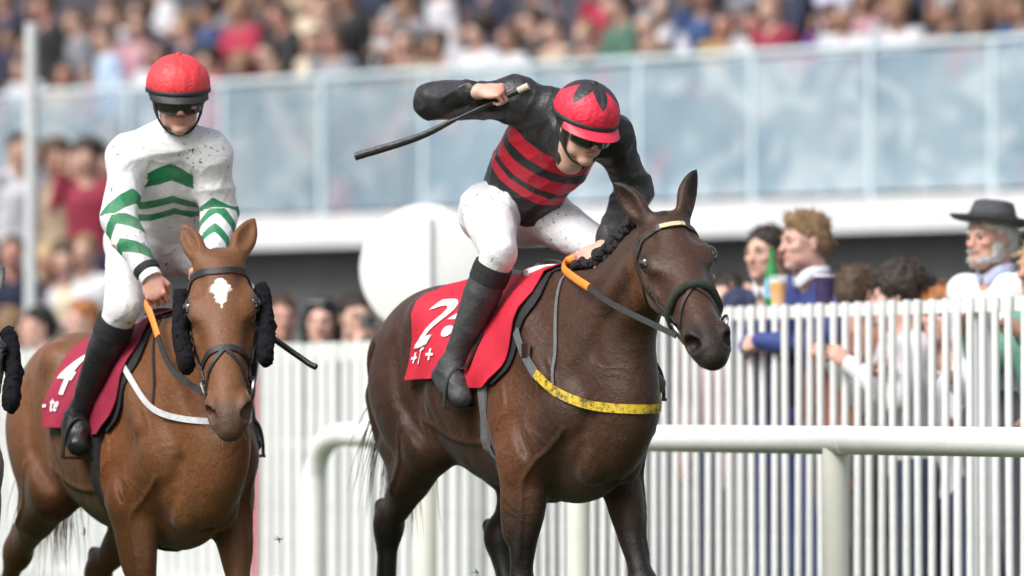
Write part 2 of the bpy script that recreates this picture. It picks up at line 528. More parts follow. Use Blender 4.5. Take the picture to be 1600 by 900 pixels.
# ------------------------------------------------------------------ horses
def horse_body(pose, h):
    """Whole horse as one skin. Local frame: x forward, y left, z up, origin on the ground under the withers."""
    allp = [V(0.45, -0.42, 0.0), V(-1.36, 0.42, 1.72)]
    hf = Frame(pose['poll'], pose['face'], pose['left'])      # x down the face, y left, z out of the forehead
    for q in ((0.68, 0.16, 0.05), (0.68, -0.16, -0.3), (-0.26, 0.2, 0.0), (-0.26, -0.2, 0.05), (0, 0, 0.16)):
        allp.append(hf(*q))
    for L in ('RF', 'LF', 'RH', 'LH'):
        for j in pose[L]: allp += [V(j) - 0.11, V(j) + 0.11]
    lo = np.min(allp, 0) - 0.03; hi = np.max(allp, 0) + 0.03
    G = Field(lo, hi, h)
    # trunk: x, top, bottom, half width
    st = [(0.36, 1.32, 1.00, 0.105), (0.28, 1.43, 0.87, 0.160), (0.14, 1.54, 0.80, 0.198), (0.0, 1.56, 0.80, 0.220), (-0.15, 1.54, 0.81, 0.24),
          (-0.35, 1.525, 0.845, 0.270), (-0.53, 1.53, 0.925, 0.275), (-0.70, 1.55, 1.02, 0.255), (-0.86, 1.515, 1.08, 0.235), (-1.00, 1.425, 1.09, 0.19), (-1.09, 1.31, 1.12, 0.12)]
    st = smooth_line(st, 3)
    G.chain([(s[0], 0, (s[1] + s[2]) / 2) for s in st], [(s[1] - s[2]) / 2 for s in st], 0.0, (0, 1, 0), [s[3] / ((s[1] - s[2]) / 2) for s in st])
    G.chain([(0.16, 0, 1.50), (0.02, 0, 1.535), (-0.15, 0, 1.52), (-0.34, 0, 1.48)], [0.05, 0.045, 0.05, 0.05], 0.10)
    G.chain([(-0.6, 0, 1.47), (-0.78, 0, 1.48), (-0.94, 0, 1.40), (-1.09, 0, 1.27)], [0.06, 0.06, 0.06, 0.05], 0.10)
    # neck
    nk = smooth_line(pose['neck'], 4)
    G.chain([n[:3] for n in nk], [n[3] for n in nk], 0.10, pose.get('neckside', (0, 1, 0)), [n[4] / n[3] for n in nk])
    for sgn, F_, H_ in ((-1, 'RF', 'RH'), (1, 'LF', 'LH')):
        # shoulder and breast
        G.ell((0.14, sgn * 0.150, 1.27), (0.28, 0.078, 0.13), [(0.62, 0.02 * sgn, -0.75), (0, 1, 0), (0.75, 0, 0.62)], 0.045)
        G.chain([(0.00, sgn * 0.135, 1.50), (0.12, sgn * 0.205, 1.34), (0.21, sgn * 0.215, 1.22)], [0.022, 0.026, 0.028], 0.035)
        G.ell((0.01, sgn * 0.188, 1.08), (0.18, 0.078, 0.155), [(1, 0, 0.25), (0, 1, 0), (-0.25, 0, 1)], 0.03)
        G.ell((0.10, sgn * 0.205, 1.00), (0.085, 0.055, 0.10), [(1, 0, 0.5), (0, 1, 0), (-0.5, 0, 1)], 0.025)
        G.ell((0.29, sgn * 0.140, 1.13), (0.09, 0.075, 0.10), None, 0.035)
        G.ell((0.305, sgn * 0.076, 1.01), (0.098, 0.074, 0.15), [(1, 0, 0.2), (0, 1, 0), (-0.2, 0, 1)], 0.022)
        # quarters
        G.ell((-0.80, sgn * 0.130, 1.385), (0.28, 0.118, 0.145), [(1, 0, 0.32), (0, 1, 0.1 * sgn), (-0.32, 0, 1)], 0.04)
        st_, hk = V(pose[H_][0]), V(pose[H_][1])
        hip = V(-0.90, sgn * 0.145, 1.30)
        ctr = lerp(hip, st_, 0.5) + V(-0.06, sgn * 0.02, 0)
        ax = unit(st_ - hip)
        G.ell(ctr, (0.29, 0.105, 0.175), [ax, (0, 1, 0), np.cross(ax, (0, 1, 0))], 0.04)
        G.chain([(-1.00, sgn * 0.11, 1.28), (-1.065, sgn * 0.120, 1.16), lerp((-1.04, sgn * 0.135, 1.02), st_, 0.15), lerp(st_, hk, 0.45)], [0.095, 0.098, 0.088, 0.06], 0.04)
        G.ell(st_, (0.095, 0.085, 0.11), None, 0.07)
        # hind leg
        fl, ho = V(pose[H_][2]), V(pose[H_][3])
        sh = unit(hk - st_)
        G.chain([st_, lerp(st_, hk, 0.3), lerp(st_, hk, 0.65), lerp(st_, hk, 0.88), hk], [0.095, 0.090, 0.064, 0.047, 0.045], 0.035, (0, 1, 0), [0.85, 0.8, 0.75, 0.75, 0.8])
        G.ell(lerp(st_, hk, 0.32) + V(0.02, sgn * 0.03, 0.0), (0.15, 0.045, 0.055), [sh, (0, 1, 0), np.cross(sh, (0, 1, 0))], 0.02)
        can = unit(fl - hk)
        back = unit(np.cross((0, 1, 0), can)); back = back if back[0] < 0 else -back
        point = hk + back * 0.055 - can * 0.065
        G.chain([lerp(st_, hk, 0.45) + back * 0.05, lerp(st_, hk, 0.8) + back * 0.055, point, hk + back * 0.03 + can * 0.08], [0.05, 0.018, 0.026, 0.022], 0.03)
        G.ell(hk, (0.055, 0.045, 0.075), [back, (0, 1, 0), can], 0.03)
        lower_leg(G, hk, fl, ho, back, 0.033)
        # fore leg
        el, kn, fl, ho = (V(q) for q in pose[F_])
        G.chain([(0.25, sgn * 0.145, 1.10), el], [0.085, 0.090], 0.05)
        ax = unit(kn - el); fw = unit(np.cross(ax, (0, 1, 0))); fw = fw if fw[0] > 0 else -fw
        G.chain([el + V(0, 0, 0.03), lerp(el, kn, 0.22) , lerp(el, kn, 0.5), lerp(el, kn, 0.8), kn], [0.092, 0.084, 0.064, 0.047, 0.046], 0.04, (0, 1, 0), [0.82, 0.82, 0.85, 0.9, 0.95])
        G.ell(lerp(el, kn, 0.28) + fw * 0.035, (0.15, 0.05, 0.05), [ax, (0, 1, 0), fw], 0.03)
        G.ell(lerp(el, kn, 0.30) + V(0, sgn * 0.035, 0) - fw * 0.02, (0.15, 0.038, 0.05), [ax, (0, 1, 0), fw], 0.025)
        G.ell(kn, (0.06, 0.045, 0.045), [ax, (0, 1, 0), fw], 0.03)
        lower_leg(G, kn, fl, ho, -fw, 0.031)
    for sgn in (-1, 1):                                         # hollows and edges between the muscles
        G.chain([lerp(nk[-5][:3], nk[-5][:3], 0) + V(-0.02, sgn * 0.105, -0.075), lerp(nk[len(nk) // 2][:3], (0, 0, 0), 0) + V(0.03, sgn * 0.150, -0.10), V(0.44, sgn * 0.150, 1.30)], [0.008, 0.008, 0.004], 0.05, sub=True)
        G.chain([(0.08, sgn * 0.185, 1.50), (0.20, sgn * 0.225, 1.40), (0.30, sgn * 0.245, 1.28)], [0.008, 0.010, 0.008], 0.06, sub=True)
        G.chain([(-0.16, sgn * 0.268, 1.28), (-0.15, sgn * 0.272, 1.10), (-0.08, sgn * 0.258, 0.96)], [0.008, 0.014, 0.012], 0.05, sub=True)
        G.chain([(0.18, sgn * 0.252, 1.22), (0.10, sgn * 0.268, 1.08), (0.15, sgn * 0.25, 0.97)], [0.006, 0.010, 0.010], 0.04, sub=True)
        G.chain([(0.41, sgn * 0.135, 1.10), (0.38, sgn * 0.145, 1.00), (0.29, sgn * 0.15, 0.90)], [0.010, 0.012, 0.010], 0.04, sub=True)
        G.chain([(-0.95, sgn * 0.255, 1.33), (-1.03, sgn * 0.235, 1.16), (-0.99, sgn * 0.23, 1.02)], [0.008, 0.014, 0.012], 0.05, sub=True)
        G.ell((-0.60, sgn * 0.295, 1.24), (0.07, 0.04, 0.12), None, 0.08, sub=True)
        G.ell((-0.64, sgn * 0.205, 1.455), (0.06, 0.045, 0.05), None, 0.06)
        G.chain([(-0.77, sgn * 0.275, 1.36), (-0.71, sgn * 0.28, 1.15), (-0.58, sgn * 0.25, 1.02)], [0.006, 0.012, 0.010], 0.05, sub=True)
    G.chain([(0.425, 0, 1.14), (0.41, 0, 1.0), (0.33, 0, 0.86)], [0.010, 0.012, 0.010], 0.035, sub=True)
    for sgn in (-1, 1):                                         # long muscle of the neck and the windpipe edge
        a_ = V(nk[-4][:3]); m_ = V(nk[len(nk) // 2][:3])
        G.chain([a_ + V(0.0, sgn * 0.055, -0.02), m_ + V(0.02, sgn * 0.085, -0.035), V(0.27, sgn * 0.155, 1.22)], [0.035, 0.048, 0.052], 0.03)
        G.chain([a_ + V(0.02, sgn * 0.030, -0.085), m_ + V(0.06, sgn * 0.040, -0.125), V(0.33, sgn * 0.055, 1.18)], [0.030, 0.036, 0.040], 0.03)
    lumps = fold_noise(77, 15, 0.0030, 9, False)
    G.warp(lambda x, y, z: lumps(x, y, z))
    # head
    jaw = pose.get('jaw', 0.0)
    hs = [(-0.03, -0.02, -0.16, 0.078), (0.05, 0.006, -0.215, 0.098), (0.13, 0.014, -0.25, 0.108), (0.20, 0.012, -0.245, 0.100), (0.29, 0.002, -0.205, 0.080),
          (0.37, -0.006, -0.168, 0.072), (0.45, -0.006, -0.150, 0.066), (0.52, -0.002, -0.146, 0.068), (0.575, -0.008, -0.142, 0.066), (0.614, -0.028, -0.125, 0.050)]
    hs = smooth_line(hs, 3)
    G.chain([hf(s[0], 0, (s[1] + s[2]) / 2) for s in hs], [(s[1] - s[2]) / 2 for s in hs], 0.055, hf.y, [s[3] / ((s[1] - s[2]) / 2) for s in hs])
    G.ell(hf(0.02, 0, -0.02), (0.06, 0.06, 0.045), [hf.x, hf.y, hf.z], 0.05)
    G.ell(hf(0.13, 0, -0.028), (0.14, 0.094, 0.040), [hf.x, hf.y, hf.z], 0.03)
    G.chain([hf(0.22, 0, -0.03), hf(0.48, 0, -0.035)], [0.034, 0.030], 0.02, hf.y, [1.7, 1.35])
    for sgn in (-1, 1):
        G.ell(hf(0.125, sgn * 0.060, -0.165), (0.105, 0.035, 0.085), [hf.d(1, 0, 0.15), hf.y, hf.d(-0.15, 0, 1)], 0.03)     # cheek
        G.ell(hf(0.160, sgn * 0.088, -0.030), (0.045, 0.022, 0.016), [hf.d(1, 0.10 * sgn, -0.15), hf.d(0, 1, -0.4 * sgn), hf.d(0, 0.4 * sgn, 1)], 0.045)          # brow
        G.ell(hf(0.162, sgn * 0.090, -0.040), (0.036, 0.022, 0.026), [hf.x, hf.y, hf.z], 0.03)                                # lids
        G.chain([hf(0.215, sgn * 0.092, -0.095), hf(0.33, sgn * 0.070, -0.088)], [0.013, 0.008], 0.025)                       # facial crest
        G.ell(hf(0.085, sgn * 0.082, 0.012), (0.045, 0.020, 0.018), [hf.x, hf.y, hf.z], 0.03, sub=True)                                           # hollow above the eye
        G.ell(hf(0.555, sgn * 0.052, -0.050), (0.060, 0.029, 0.044), [hf.d(1, 0, 0.25), hf.y, hf.d(-0.25, 0, 1)], 0.02)        # nostril wing
        G.ell(hf(0.582, sgn * 0.068, -0.042), (0.042, 0.038, 0.030), [hf.d(1, -0.15 * sgn, 0.55), hf.d(0, 1, 0), hf.d(-0.55, 0, 1)], 0.010, sub=True)
        G.chain([hf(0.46, sgn * 0.058, -0.105), hf(0.54, sgn * 0.060, -0.108), hf(0.60, sgn * 0.04, -0.112)], [0.006, 0.008, 0.008], 0.008, sub=True)  # mouth
        # ear: a leaf with a hollow facing forward
        ed = pose['earR' if sgn < 0 else 'earL']            # (direction, facing) in head coordinates
        ek = pose.get('ear_k', 1.0); eb = hf(-0.022, sgn * 0.062, 0.000); e1 = unit(hf.d(*ed[0])); ef = unit(hf.d(*ed[1])); ef = unit(ef - e1 * np.dot(ef, e1)); es = np.cross(e1, ef)
        ep = smooth_line([(*(eb - e1 * 0.03 * ek), 0.034), (*(eb + e1 * 0.03 * ek), 0.038), (*(eb + e1 * 0.085 * ek - ef * 0.006), 0.043), (*(eb + e1 * 0.135 * ek - ef * 0.004), 0.030), (*(eb + e1 * 0.178 * ek + ef * 0.004), 0.007)], 3)
        G.chain([p[:3] for p in ep], [p[3] for p in ep], 0.02, ef, 0.62)
        ip = smooth_line([(*(eb + e1 * 0.045 * ek + ef * 0.024), 0.018), (*(eb + e1 * 0.09 * ek + ef * 0.022), 0.029), (*(eb + e1 * 0.135 * ek + ef * 0.016), 0.019), (*(eb + e1 * 0.165 * ek + ef * 0.012), 0.004)], 3)
        G.chain([p[:3] for p in ip], [p[3] for p in ip], 0.008, ef, 0.75, sub=True)
    G.ell(hf(0.595, 0, -0.082), (0.035, 0.045, 0.030), [hf.x, hf.y, hf.z], 0.02)        # upper lip
    G.ell(hf(0.555, 0, -0.138), (0.046, 0.036, 0.022), [hf.x, hf.y, hf.z], 0.012)       # lower lip
    G.ell(hf(0.52, 0, -0.150), (0.035, 0.030, 0.022), None, 0.02)                       # chin
    for sgn in (-1, 1):                                         # veins standing out on a horse at full stretch
        el, kn = V(pose['RF' if sgn < 0 else 'LF'][0]), V(pose['RF' if sgn < 0 else 'LF'][1])
        st_, hk = V(pose['RH' if sgn < 0 else 'LH'][0]), V(pose['RH' if sgn < 0 else 'LH'][1])
        for line, r in (([(0.33, sgn * 0.2, 1.05), (0.28, sgn * 0.25, 0.95), lerp(el, kn, 0.15) + V(0.09, sgn * 0.08, 0), lerp(el, kn, 0.5) + V(0.06, sgn * 0.06, 0), lerp(el, kn, 0.8) + V(0.04, sgn * 0.05, 0)], 0.0075),
                        ([(0.10, sgn * 0.3, 1.30), (0.16, sgn * 0.3, 1.20), (0.13, sgn * 0.3, 1.10), (0.20, sgn * 0.3, 1.03)], 0.006),
                        ([(-0.02, sgn * 0.3, 1.22), (0.03, sgn * 0.3, 1.13), (-0.02, sgn * 0.3, 1.02), (0.02, sgn * 0.28, 0.93)], 0.006),
                        ([(-0.10, sgn * 0.28, 0.98), (-0.25, sgn * 0.30, 0.97), (-0.40, sgn * 0.30, 1.0), (-0.55, sgn * 0.3, 1.08)], 0.0075),
                        ([(0.25, sgn * 0.25, 1.30), (0.30, sgn * 0.22, 1.20), (0.27, sgn * 0.25, 1.10)], 0.005),
                        ([st_ + V(-0.05, sgn * 0.12, 0.12), lerp(st_, hk, 0.3) + V(0, sgn * 0.12, 0), lerp(st_, hk, 0.7) + V(0.03, sgn * 0.1, 0)], 0.0075),
                        ([hf(0.24, sgn * 0.11, -0.07), hf(0.29, sgn * 0.10, -0.10), hf(0.31, sgn * 0.10, -0.14), hf(0.28, sgn * 0.1, -0.19)], 0.0048),
                        ([hf(0.29, sgn * 0.10, -0.10), hf(0.38, sgn * 0.09, -0.085), hf(0.46, sgn * 0.09, -0.07)], 0.0045)):
            q = [G.project(p) for p in smooth_line([V(p) for p in line], 6)]
            w_ = fold_noise(5, 60, 0.004, 4, False)
            G.chain(q, [r * 0.6] + [r * 1.2] * (len(q) - 2) + [r * 0.5], 0.008)
    # ribs and a crease behind the elbow, brisket
    def ribs(x, y, z):
        w = np.clip(1 - np.abs(x + 0.52) / 0.26, 0, 1) * np.clip(1 - np.abs(z - 1.08) / 0.18, 0, 1) * (np.abs(y) > 0.16)
        return 0.0016 * w * np.sin((x + 0.35 * (z - 1.1)) * 2 * math.pi / 0.062)
    G.warp(ribs)
    P, Q = keep_largest(*G.mesh(2))
    w = np.clip((P[:, 0] + 0.12) / 0.30, 0, 1) * np.clip((0.58 - P[:, 0]) / 0.16, 0, 1) * np.clip((P[:, 2] - 0.45) / 0.3, 0, 1)
    P[:, 1] *= 1 - 0.11 * w * w * (3 - 2 * w)                   # a racehorse is narrow through the breast
    return P, Q, hf
def lower_leg(G, kn, fl, ho, back, r):
    G.chain([kn, lerp(kn, fl, 0.25), lerp(kn, fl, 0.75), fl], [r * 1.25, r, r * 0.95, r * 1.15], 0.03)
    G.chain([lerp(kn, fl, 0.1) + back * 0.03, lerp(kn, fl, 0.7) + back * 0.032, fl + back * 0.02], [r * 0.7, r * 0.6, r * 0.8], 0.012)
    G.ell(fl + back * 0.01, (0.043, 0.038, 0.043), None, 0.02)
    G.chain([fl, ho], [r * 1.1, r * 1.15], 0.02)
    d = unit(ho - fl)
    G.chain([ho, ho + d * 0.07], [0.048, 0.062], 0.01)
def horse_attrs(P, pose, hf, star=False, points=True, muzzle_len=0.47):
    z = P[:, 2]; x = P[:, 0]
    H = hf.inv(P)
    onhead = (H[:, 0] > -0.2) & (H[:, 0] < 0.67) & (np.abs(H[:, 1]) < np.where(H[:, 0] < 0.02, 0.22, 0.14)) & (H[:, 2] > np.where(H[:, 0] > 0.33, -0.185, -0.27)) & (H[:, 2] < 0.2)
    pts = np.zeros(len(P))
    if points:
        pts = np.maximum(pts, np.clip((0.80 - z) / 0.16, 0, 1) * ~onhead)
        mz = np.clip((H[:, 0] - muzzle_len) / 0.10, 0, 1) * onhead
        pts = np.maximum(pts, mz * 0.8)
        pts = np.maximum(pts, np.clip((z - 1.25) / 0.2, 0, 1) * np.clip((x - 0.1) / 0.2, 0, 1) * np.clip(0.05 - np.abs(P[:, 1]), 0, 1) * 0)
    else:
        mz = np.clip((H[:, 0] - 0.535) / 0.05, 0, 1) * onhead
        pts = np.maximum(pts, mz * 0.55)
    sock = np.zeros(len(P))
    for sgn in (-1, 1):                                         # dark skin round eyes and inside nostrils, ears
        d = np.linalg.norm((H - V(0.158, sgn * 0.105, -0.036)) / V(0.040, 0.05, 0.03), axis=1)
        pts = np.maximum(pts, np.clip(1.6 - d * 1.2, 0, 0.85))
        d = np.linalg.norm((H - V(0.580, sgn * 0.064, -0.042)) / V(0.038, 0.04, 0.027), axis=1)
        pts = np.maximum(pts, np.clip(1.9 - d * 1.4, 0, 1))
    ear = onhead & (H[:, 0] < 0.02) & (np.abs(H[:, 1]) > 0.045)
    tip = np.zeros(len(P))
    for sgn, k in ((-1, 'earR'), (1, 'earL')):
        e1 = unit(V(*pose[k][0])); q = (H - V(-0.022, sgn * 0.062, 0)) @ e1
        tip = np.maximum(tip, np.clip((q - 0.06) / 0.09, 0, 1) * (np.abs(H[:, 1] - sgn * 0.1) < 0.12) * (q < 0.25))
    if points: pts = np.maximum(pts, tip * 0.9)
    mark = np.full(len(P), -1.0)
    if star:
        wv = 0.004 * np.sin(H[:, 0] * 140) + 0.003 * np.sin(H[:, 0] * 310 + 1)
        hx = H[:, 0]; hw = 0.036 * np.sqrt(np.clip(1 - ((hx - 0.125) / 0.038) ** 2, 0, 1)) * (hx < 0.13) + np.clip(0.0355 - 0.46 * (hx - 0.13), 0, 1) * (hx >= 0.13)
        d = (np.abs(H[:, 1]) + wv) / np.maximum(hw, 0.001)
        mark = np.where((H[:, 2] > -0.04) & onhead & (hw > 0.003), np.clip(1.05 - d, -1, 1), -1.0)
    warm = np.clip(1 - np.abs(x - 0.02) / 0.22, 0, 1) * np.clip((z - 0.75) / 0.15, 0, 1) * np.clip((1.35 - z) / 0.25, 0, 1) * np.clip((np.abs(P[:, 1]) - 0.14) / 0.08, 0, 1)
    warm = np.maximum(warm, 0.7 * np.clip((0.14 - H[:, 2] * 0 - np.abs(H[:, 0] - 0.12)) / 0.1, 0, 1) * onhead * np.clip((-0.06 - H[:, 2]) / 0.06, 0, 1))
    vein = (0.35 + 0.65 * np.clip((x + 0.2) / 0.3, 0, 1)) * np.clip((z - 0.5) / 0.3, 0, 1) * ~onhead
    vein = np.maximum(vein, 0.5 * onhead * np.clip((H[:, 0] - 0.2) / 0.1, 0, 1) * np.clip((0.5 - H[:, 0]) / 0.1, 0, 1))
    return dict(pts=pts, mark=mark, warm=warm, vein=vein)
def bvh_of(P, Q):
    from mathutils.bvhtree import BVHTree
    return BVHTree.FromPolygons([tuple(p) for p in P.tolist()], [tuple(q) for q in Q.tolist()])
def snap(bvh, p, off=0.0):
    """Nearest point on a skin, lifted by off along the surface normal."""
    loc, nor, _, _ = bvh.find_nearest(Vector(tuple(p)))
    nor = V(nor); loc = V(loc)
    if np.dot(V(p) - loc, nor) < 0 and False: nor = -nor
    return loc + nor * off, nor
def around(bvh, angles, zs, cx=0.12, off=0.008):
    """Points on the trunk seen from a vertical axis at cx: angle 0 = straight ahead, negative = right side."""
    out = []
    for a, z in smooth_line(list(zip(angles, zs)), 5):
        d = V(math.cos(R(a)), math.sin(R(a)), 0)
        loc, nor, _, _ = bvh.ray_cast(Vector((cx + 0.62 * d[0], 0.62 * d[1], z)), Vector(tuple(-d)))
        if loc is not None: out.append((V(loc) + V(nor) * off, V(nor)))
    return out
def strap_round(bvh, angles, zs, width, name, mat, parent, off=0.008, cx=0.12):
    PN = around(bvh, angles, zs, cx, off); P = [p for p, _ in PN]; N = [n for _, n in PN]
    for _ in range(3):
        P = [P[0]] + [lerp(P[i], lerp(P[i - 1], P[i + 1], 0.5), 0.5) for i in range(1, len(P) - 1)] + [P[-1]]
    c = V(cx, 0, 0); P = [p + unit((p - c) * V(1, 1, 0)) * 0.004 for p in P]
    S = [unit(np.cross(unit(P[min(i + 1, len(P) - 1)] - P[max(i - 1, 0)]), unit(N[i] * V(1, 1, 0.5)))) for i in range(len(P))]
    mb = MB(); mb.tube(P, width / 2, 4, True, (S, 0.14)); return mb.build(name, mat, parent)
def strap(bvh, pts, width, name, mat, parent, off=0.004, n=5, thick=0.18):
    """A flat strap laid over a skin along pts."""
    line = smooth_line(pts, n); P = []; N = []
    for p in line:
        q, nn = snap(bvh, p, off); P.append(q); N.append(nn)
    for _ in range(2):
        P = [P[0]] + [lerp(P[i], lerp(P[i - 1], P[i + 1], 0.5), 0.5) for i in range(1, len(P) - 1)] + [P[-1]]
    P = [snap(bvh, p, off)[0] for p in P]
    S = []
    for i in range(len(P)):
        t = unit(P[min(i + 1, len(P) - 1)] - P[max(i - 1, 0)]); S.append(unit(np.cross(t, N[i])))
    mb = MB(); mb.tube(P, width / 2, 4, True, (S, thick)); return mb.build(name, mat, parent)

POSE_B = dict(
    poll=(0.715, 0.0, 1.735), face=(0.44, -0.085, -0.37), left=(0.43, 0.90, 0.06),
    neck=[(0.05, 0, 1.25, 0.285, 0.175), (0.23, 0, 1.355, 0.215, 0.138), (0.41, 0, 1.475, 0.165, 0.102), (0.56, 0.0, 1.58, 0.135, 0.080), (0.68, 0.0, 1.655, 0.10, 0.07)],
    earR=((-0.70, -0.42, 0.42), (0.3, -0.75, 0.55)), earL=((-0.70, 0.42, 0.42), (0.35, 0.8, 0.5)), ear_k=0.94,
    RF=[(0.06, -0.19, 0.93), (0.0, -0.165, 0.50), (-0.06, -0.16, 0.23), (-0.13, -0.16, 0.15)],
    LF=[(0.08, 0.185, 0.93), (0.28, 0.16, 0.52), (0.42, 0.15, 0.27), (0.50, 0.15, 0.15)],
    RH=[(-0.63, -0.19, 1.00), (-1.03, -0.15, 0.70), (-1.06, -0.15, 0.36), (-1.00, -0.15, 0.20)],
    LH=[(-0.52, 0.19, 0.97), (-0.70, 0.12, 0.66), (-0.58, 0.12, 0.36), (-0.48, 0.12, 0.20)])
POSE_C = dict(
    poll=(0.60, -0.055, 1.775), face=(0.35, -0.095, -0.56), ear_k=0.86, left=(0.41, 0.91, 0.0),
    neck=[(0.03, 0, 1.24, 0.30, 0.185), (0.20, 0, 1.37, 0.235, 0.15), (0.35, -0.01, 1.50, 0.185, 0.108), (0.47, -0.03, 1.61, 0.145, 0.082), (0.56, -0.05, 1.69, 0.10, 0.07)],
    earR=((-0.90, -0.42, 0.02), (0.10, -0.35, 0.95)), earL=((-0.90, 0.42, 0.02), (0.10, 0.35, 0.95)),
    RF=[(0.10, -0.19, 0.95), (0.17, -0.165, 0.60), (0.10, -0.16, 0.42), (0.05, -0.16, 0.33)],
    LF=[(0.12, 0.185, 0.95), (0.28, 0.165, 0.62), (0.34, 0.15, 0.45), (0.40, 0.15, 0.33)],
    RH=[(-0.66, -0.20, 1.00), (-1.19, -0.15, 0.76), (-1.40, -0.15, 0.55), (-1.46, -0.15, 0.45)],
    LH=[(-0.62, 0.19, 0.98), (-1.08, 0.12, 0.68), (-1.12, 0.12, 0.42), (-1.06, 0.12, 0.34)])
# ------------------------------------------------------------------ people: heads, hands, bodies
def fold_noise(seed, scale, amp, n=7, ridge=True):
    r = np.random.RandomState(seed)
    K = r.normal(size=(n, 3)); K = K / np.linalg.norm(K, axis=1, keepdims=True) * scale * (0.6 + 0.9 * r.rand(n, 1)); ph = r.rand(n) * 6.28
    W = r.normal(size=(3, 3)) * scale * 0.35
    def f(x, y, z):
        dx = 0.6 * np.sin(W[0, 0] * x + W[0, 1] * y + W[0, 2] * z); dy = 0.6 * np.sin(W[1, 0] * x + W[1, 1] * y + W[1, 2] * z + 1.3)
        v = 0
        for k, p in zip(K, ph):
            v = v + np.sin(k[0] * x + k[1] * y + k[2] * z + p + dx * 2 + dy)
        v = v / math.sqrt(n)
        if ridge == 'sharp': return -amp * (1.25 * np.exp(-2.6 * np.abs(v)) - 0.45)
        return -amp * (1.0 - 1.6 * np.abs(v)) if ridge else amp * v
    return f
def head_sdf(G, f, k=1.0, beard=False, jaw=1.0, nose=1.0, grimace=False, hair_vol=0.0):
    """f: Frame with origin mid-head, x out of the face, y left, z up."""
    e = lambda c, r, kk=0.015, sub=False, ax=None: G.ell(f(*[q * k for q in c]), [q * k for q in r], ax or [f.x, f.y, f.z], kk, sub)
    ch = lambda P, r, kk=0.015, sub=False: G.chain([f(*[q * k for q in p]) for p in P], [q * k for q in r], kk, sub=sub)
    e((-0.012, 0, 0.038), (0.096, 0.076, 0.084), 0.02)
    ch([(0.035, 0, 0.0), (0.045, 0, -0.055), (0.06, 0, -0.088)], [0.066, 0.052 * jaw, 0.030 * jaw], 0.03)
    for s_ in (-1, 1):
        e((0.018, s_ * 0.046, -0.058), (0.048, 0.020 * jaw, 0.036), 0.025)
        e((0.066, s_ * 0.043, -0.014), (0.026, 0.024, 0.018), 0.02)
        e((0.098, s_ * 0.033, 0.010), (0.014, 0.019, 0.011), 0.014, True)
        e((0.080, s_ * 0.033, 0.010), (0.0115, 0.0125, 0.0115), 0.003)
        ch([(0.091, s_ * 0.014, 0.028), (0.085, s_ * 0.048, 0.028)], [0.010, 0.008], 0.014)
        e((0.112, s_ * 0.011 * nose, -0.026), (0.010, 0.008, 0.008), 0.008)
        e((-0.008, s_ * 0.080, -0.004), (0.019, 0.007, 0.032), 0.008)
        e((0.000, s_ * 0.088, -0.002), (0.010, 0.006, 0.020), 0.004, True)
    ch([(0.094, 0, 0.022), (0.108, 0, -0.004), (0.120, 0, -0.022)], [0.008, 0.009 * nose, 0.011 * nose], 0.016)
    e((0.098, 0, -0.050), (0.010, 0.024, 0.0065), 0.008)
    e((0.096, 0, -0.064), (0.010, 0.021, 0.0075), 0.008)
    if grimace:
        e((0.108, 0, -0.057), (0.012, 0.024, 0.006), 0.004, True)
        for s_ in (-1, 1): ch([(0.112, s_ * 0.020, -0.022), (0.092, s_ * 0.036, -0.055)], [0.003, 0.003], 0.012, True)
    else:
        ch([(0.111, -0.022, -0.058), (0.112, 0, -0.0565), (0.111, 0.022, -0.058)], [0.0022, 0.003, 0.0022], 0.006, True)
    e((0.085, 0, -0.093), (0.020, 0.024 * jaw, 0.017), 0.018)
    ch([(-0.02, 0, -0.03), (-0.035, 0, -0.14)], [0.056, 0.054], 0.03)
    if beard:
        e((0.062, 0, -0.082), (0.045, 0.052, 0.042), 0.02); e((0.100, 0, -0.040), (0.012, 0.030, 0.010), 0.01)
def hand_sdf(G, f, curl=(55, 75, 45), thumb='wrap', spread=0.0, k=1.0, left=False):
    """f: Frame at the wrist, x towards the knuckles, y to the thumb side, z out of the back of the hand."""
    G.chain([f(0.0, 0, 0), f(0.03 * k, 0.0, 0)], [0.026 * k, 0.028 * k], 0.02, f.z, 0.8)
    G.ell(f(0.052 * k, 0.0, 0), (0.050 * k, 0.043 * k, 0.0165 * k), [f.x, f.y, f.z], 0.012)
    G.ell(f(0.035 * k, 0.024 * k, -0.008 * k), (0.034 * k, 0.018 * k, 0.017 * k), [f.x, f.y, f.z], 0.012)
    for i, (y, L, r) in enumerate(((0.034, 0.92, 0.0088), (0.0115, 1.0, 0.0092), (-0.0110, 0.95, 0.0088), (-0.0320, 0.78, 0.0078))):
        p = f(0.086 * k - 0.006 * k * (i == 3) - 0.003 * (i == 0), y * k, 0.002)
        a = 0.0; pts = [f(0.07 * k, y * k, 0.0), p]
        for seg, c in zip((0.042, 0.028, 0.021), curl):
            a += R(c + (i - 1.5) * 2.5)
            p = p + k * L * seg * f.d(math.cos(a), spread * (1.5 - i) * 0.1, -math.sin(a)); pts.append(p)
        G.chain(pts, [r * k * 0.95, r * k * 1.06, r * k * 0.98, r * k * 0.92, r * k * 0.78], 0.003)
    if thumb == 'wrap': T = [(0.022, 0.032, -0.010), (0.050, 0.050, -0.022), (0.072, 0.038, -0.042), (0.080, 0.016, -0.050)]
    elif thumb == 'along': T = [(0.022, 0.032, -0.008), (0.050, 0.054, -0.014), (0.080, 0.052, -0.022), (0.104, 0.044, -0.026)]
    else: T = [(0.022, 0.032, -0.006), (0.046, 0.060, -0.010), (0.066, 0.078, -0.014), (0.084, 0.088, -0.018)]
    G.chain([f(*[q * k for q in t]) for t in T], [0.0135 * k, 0.0125 * k, 0.0112 * k, 0.0085 * k], 0.006)
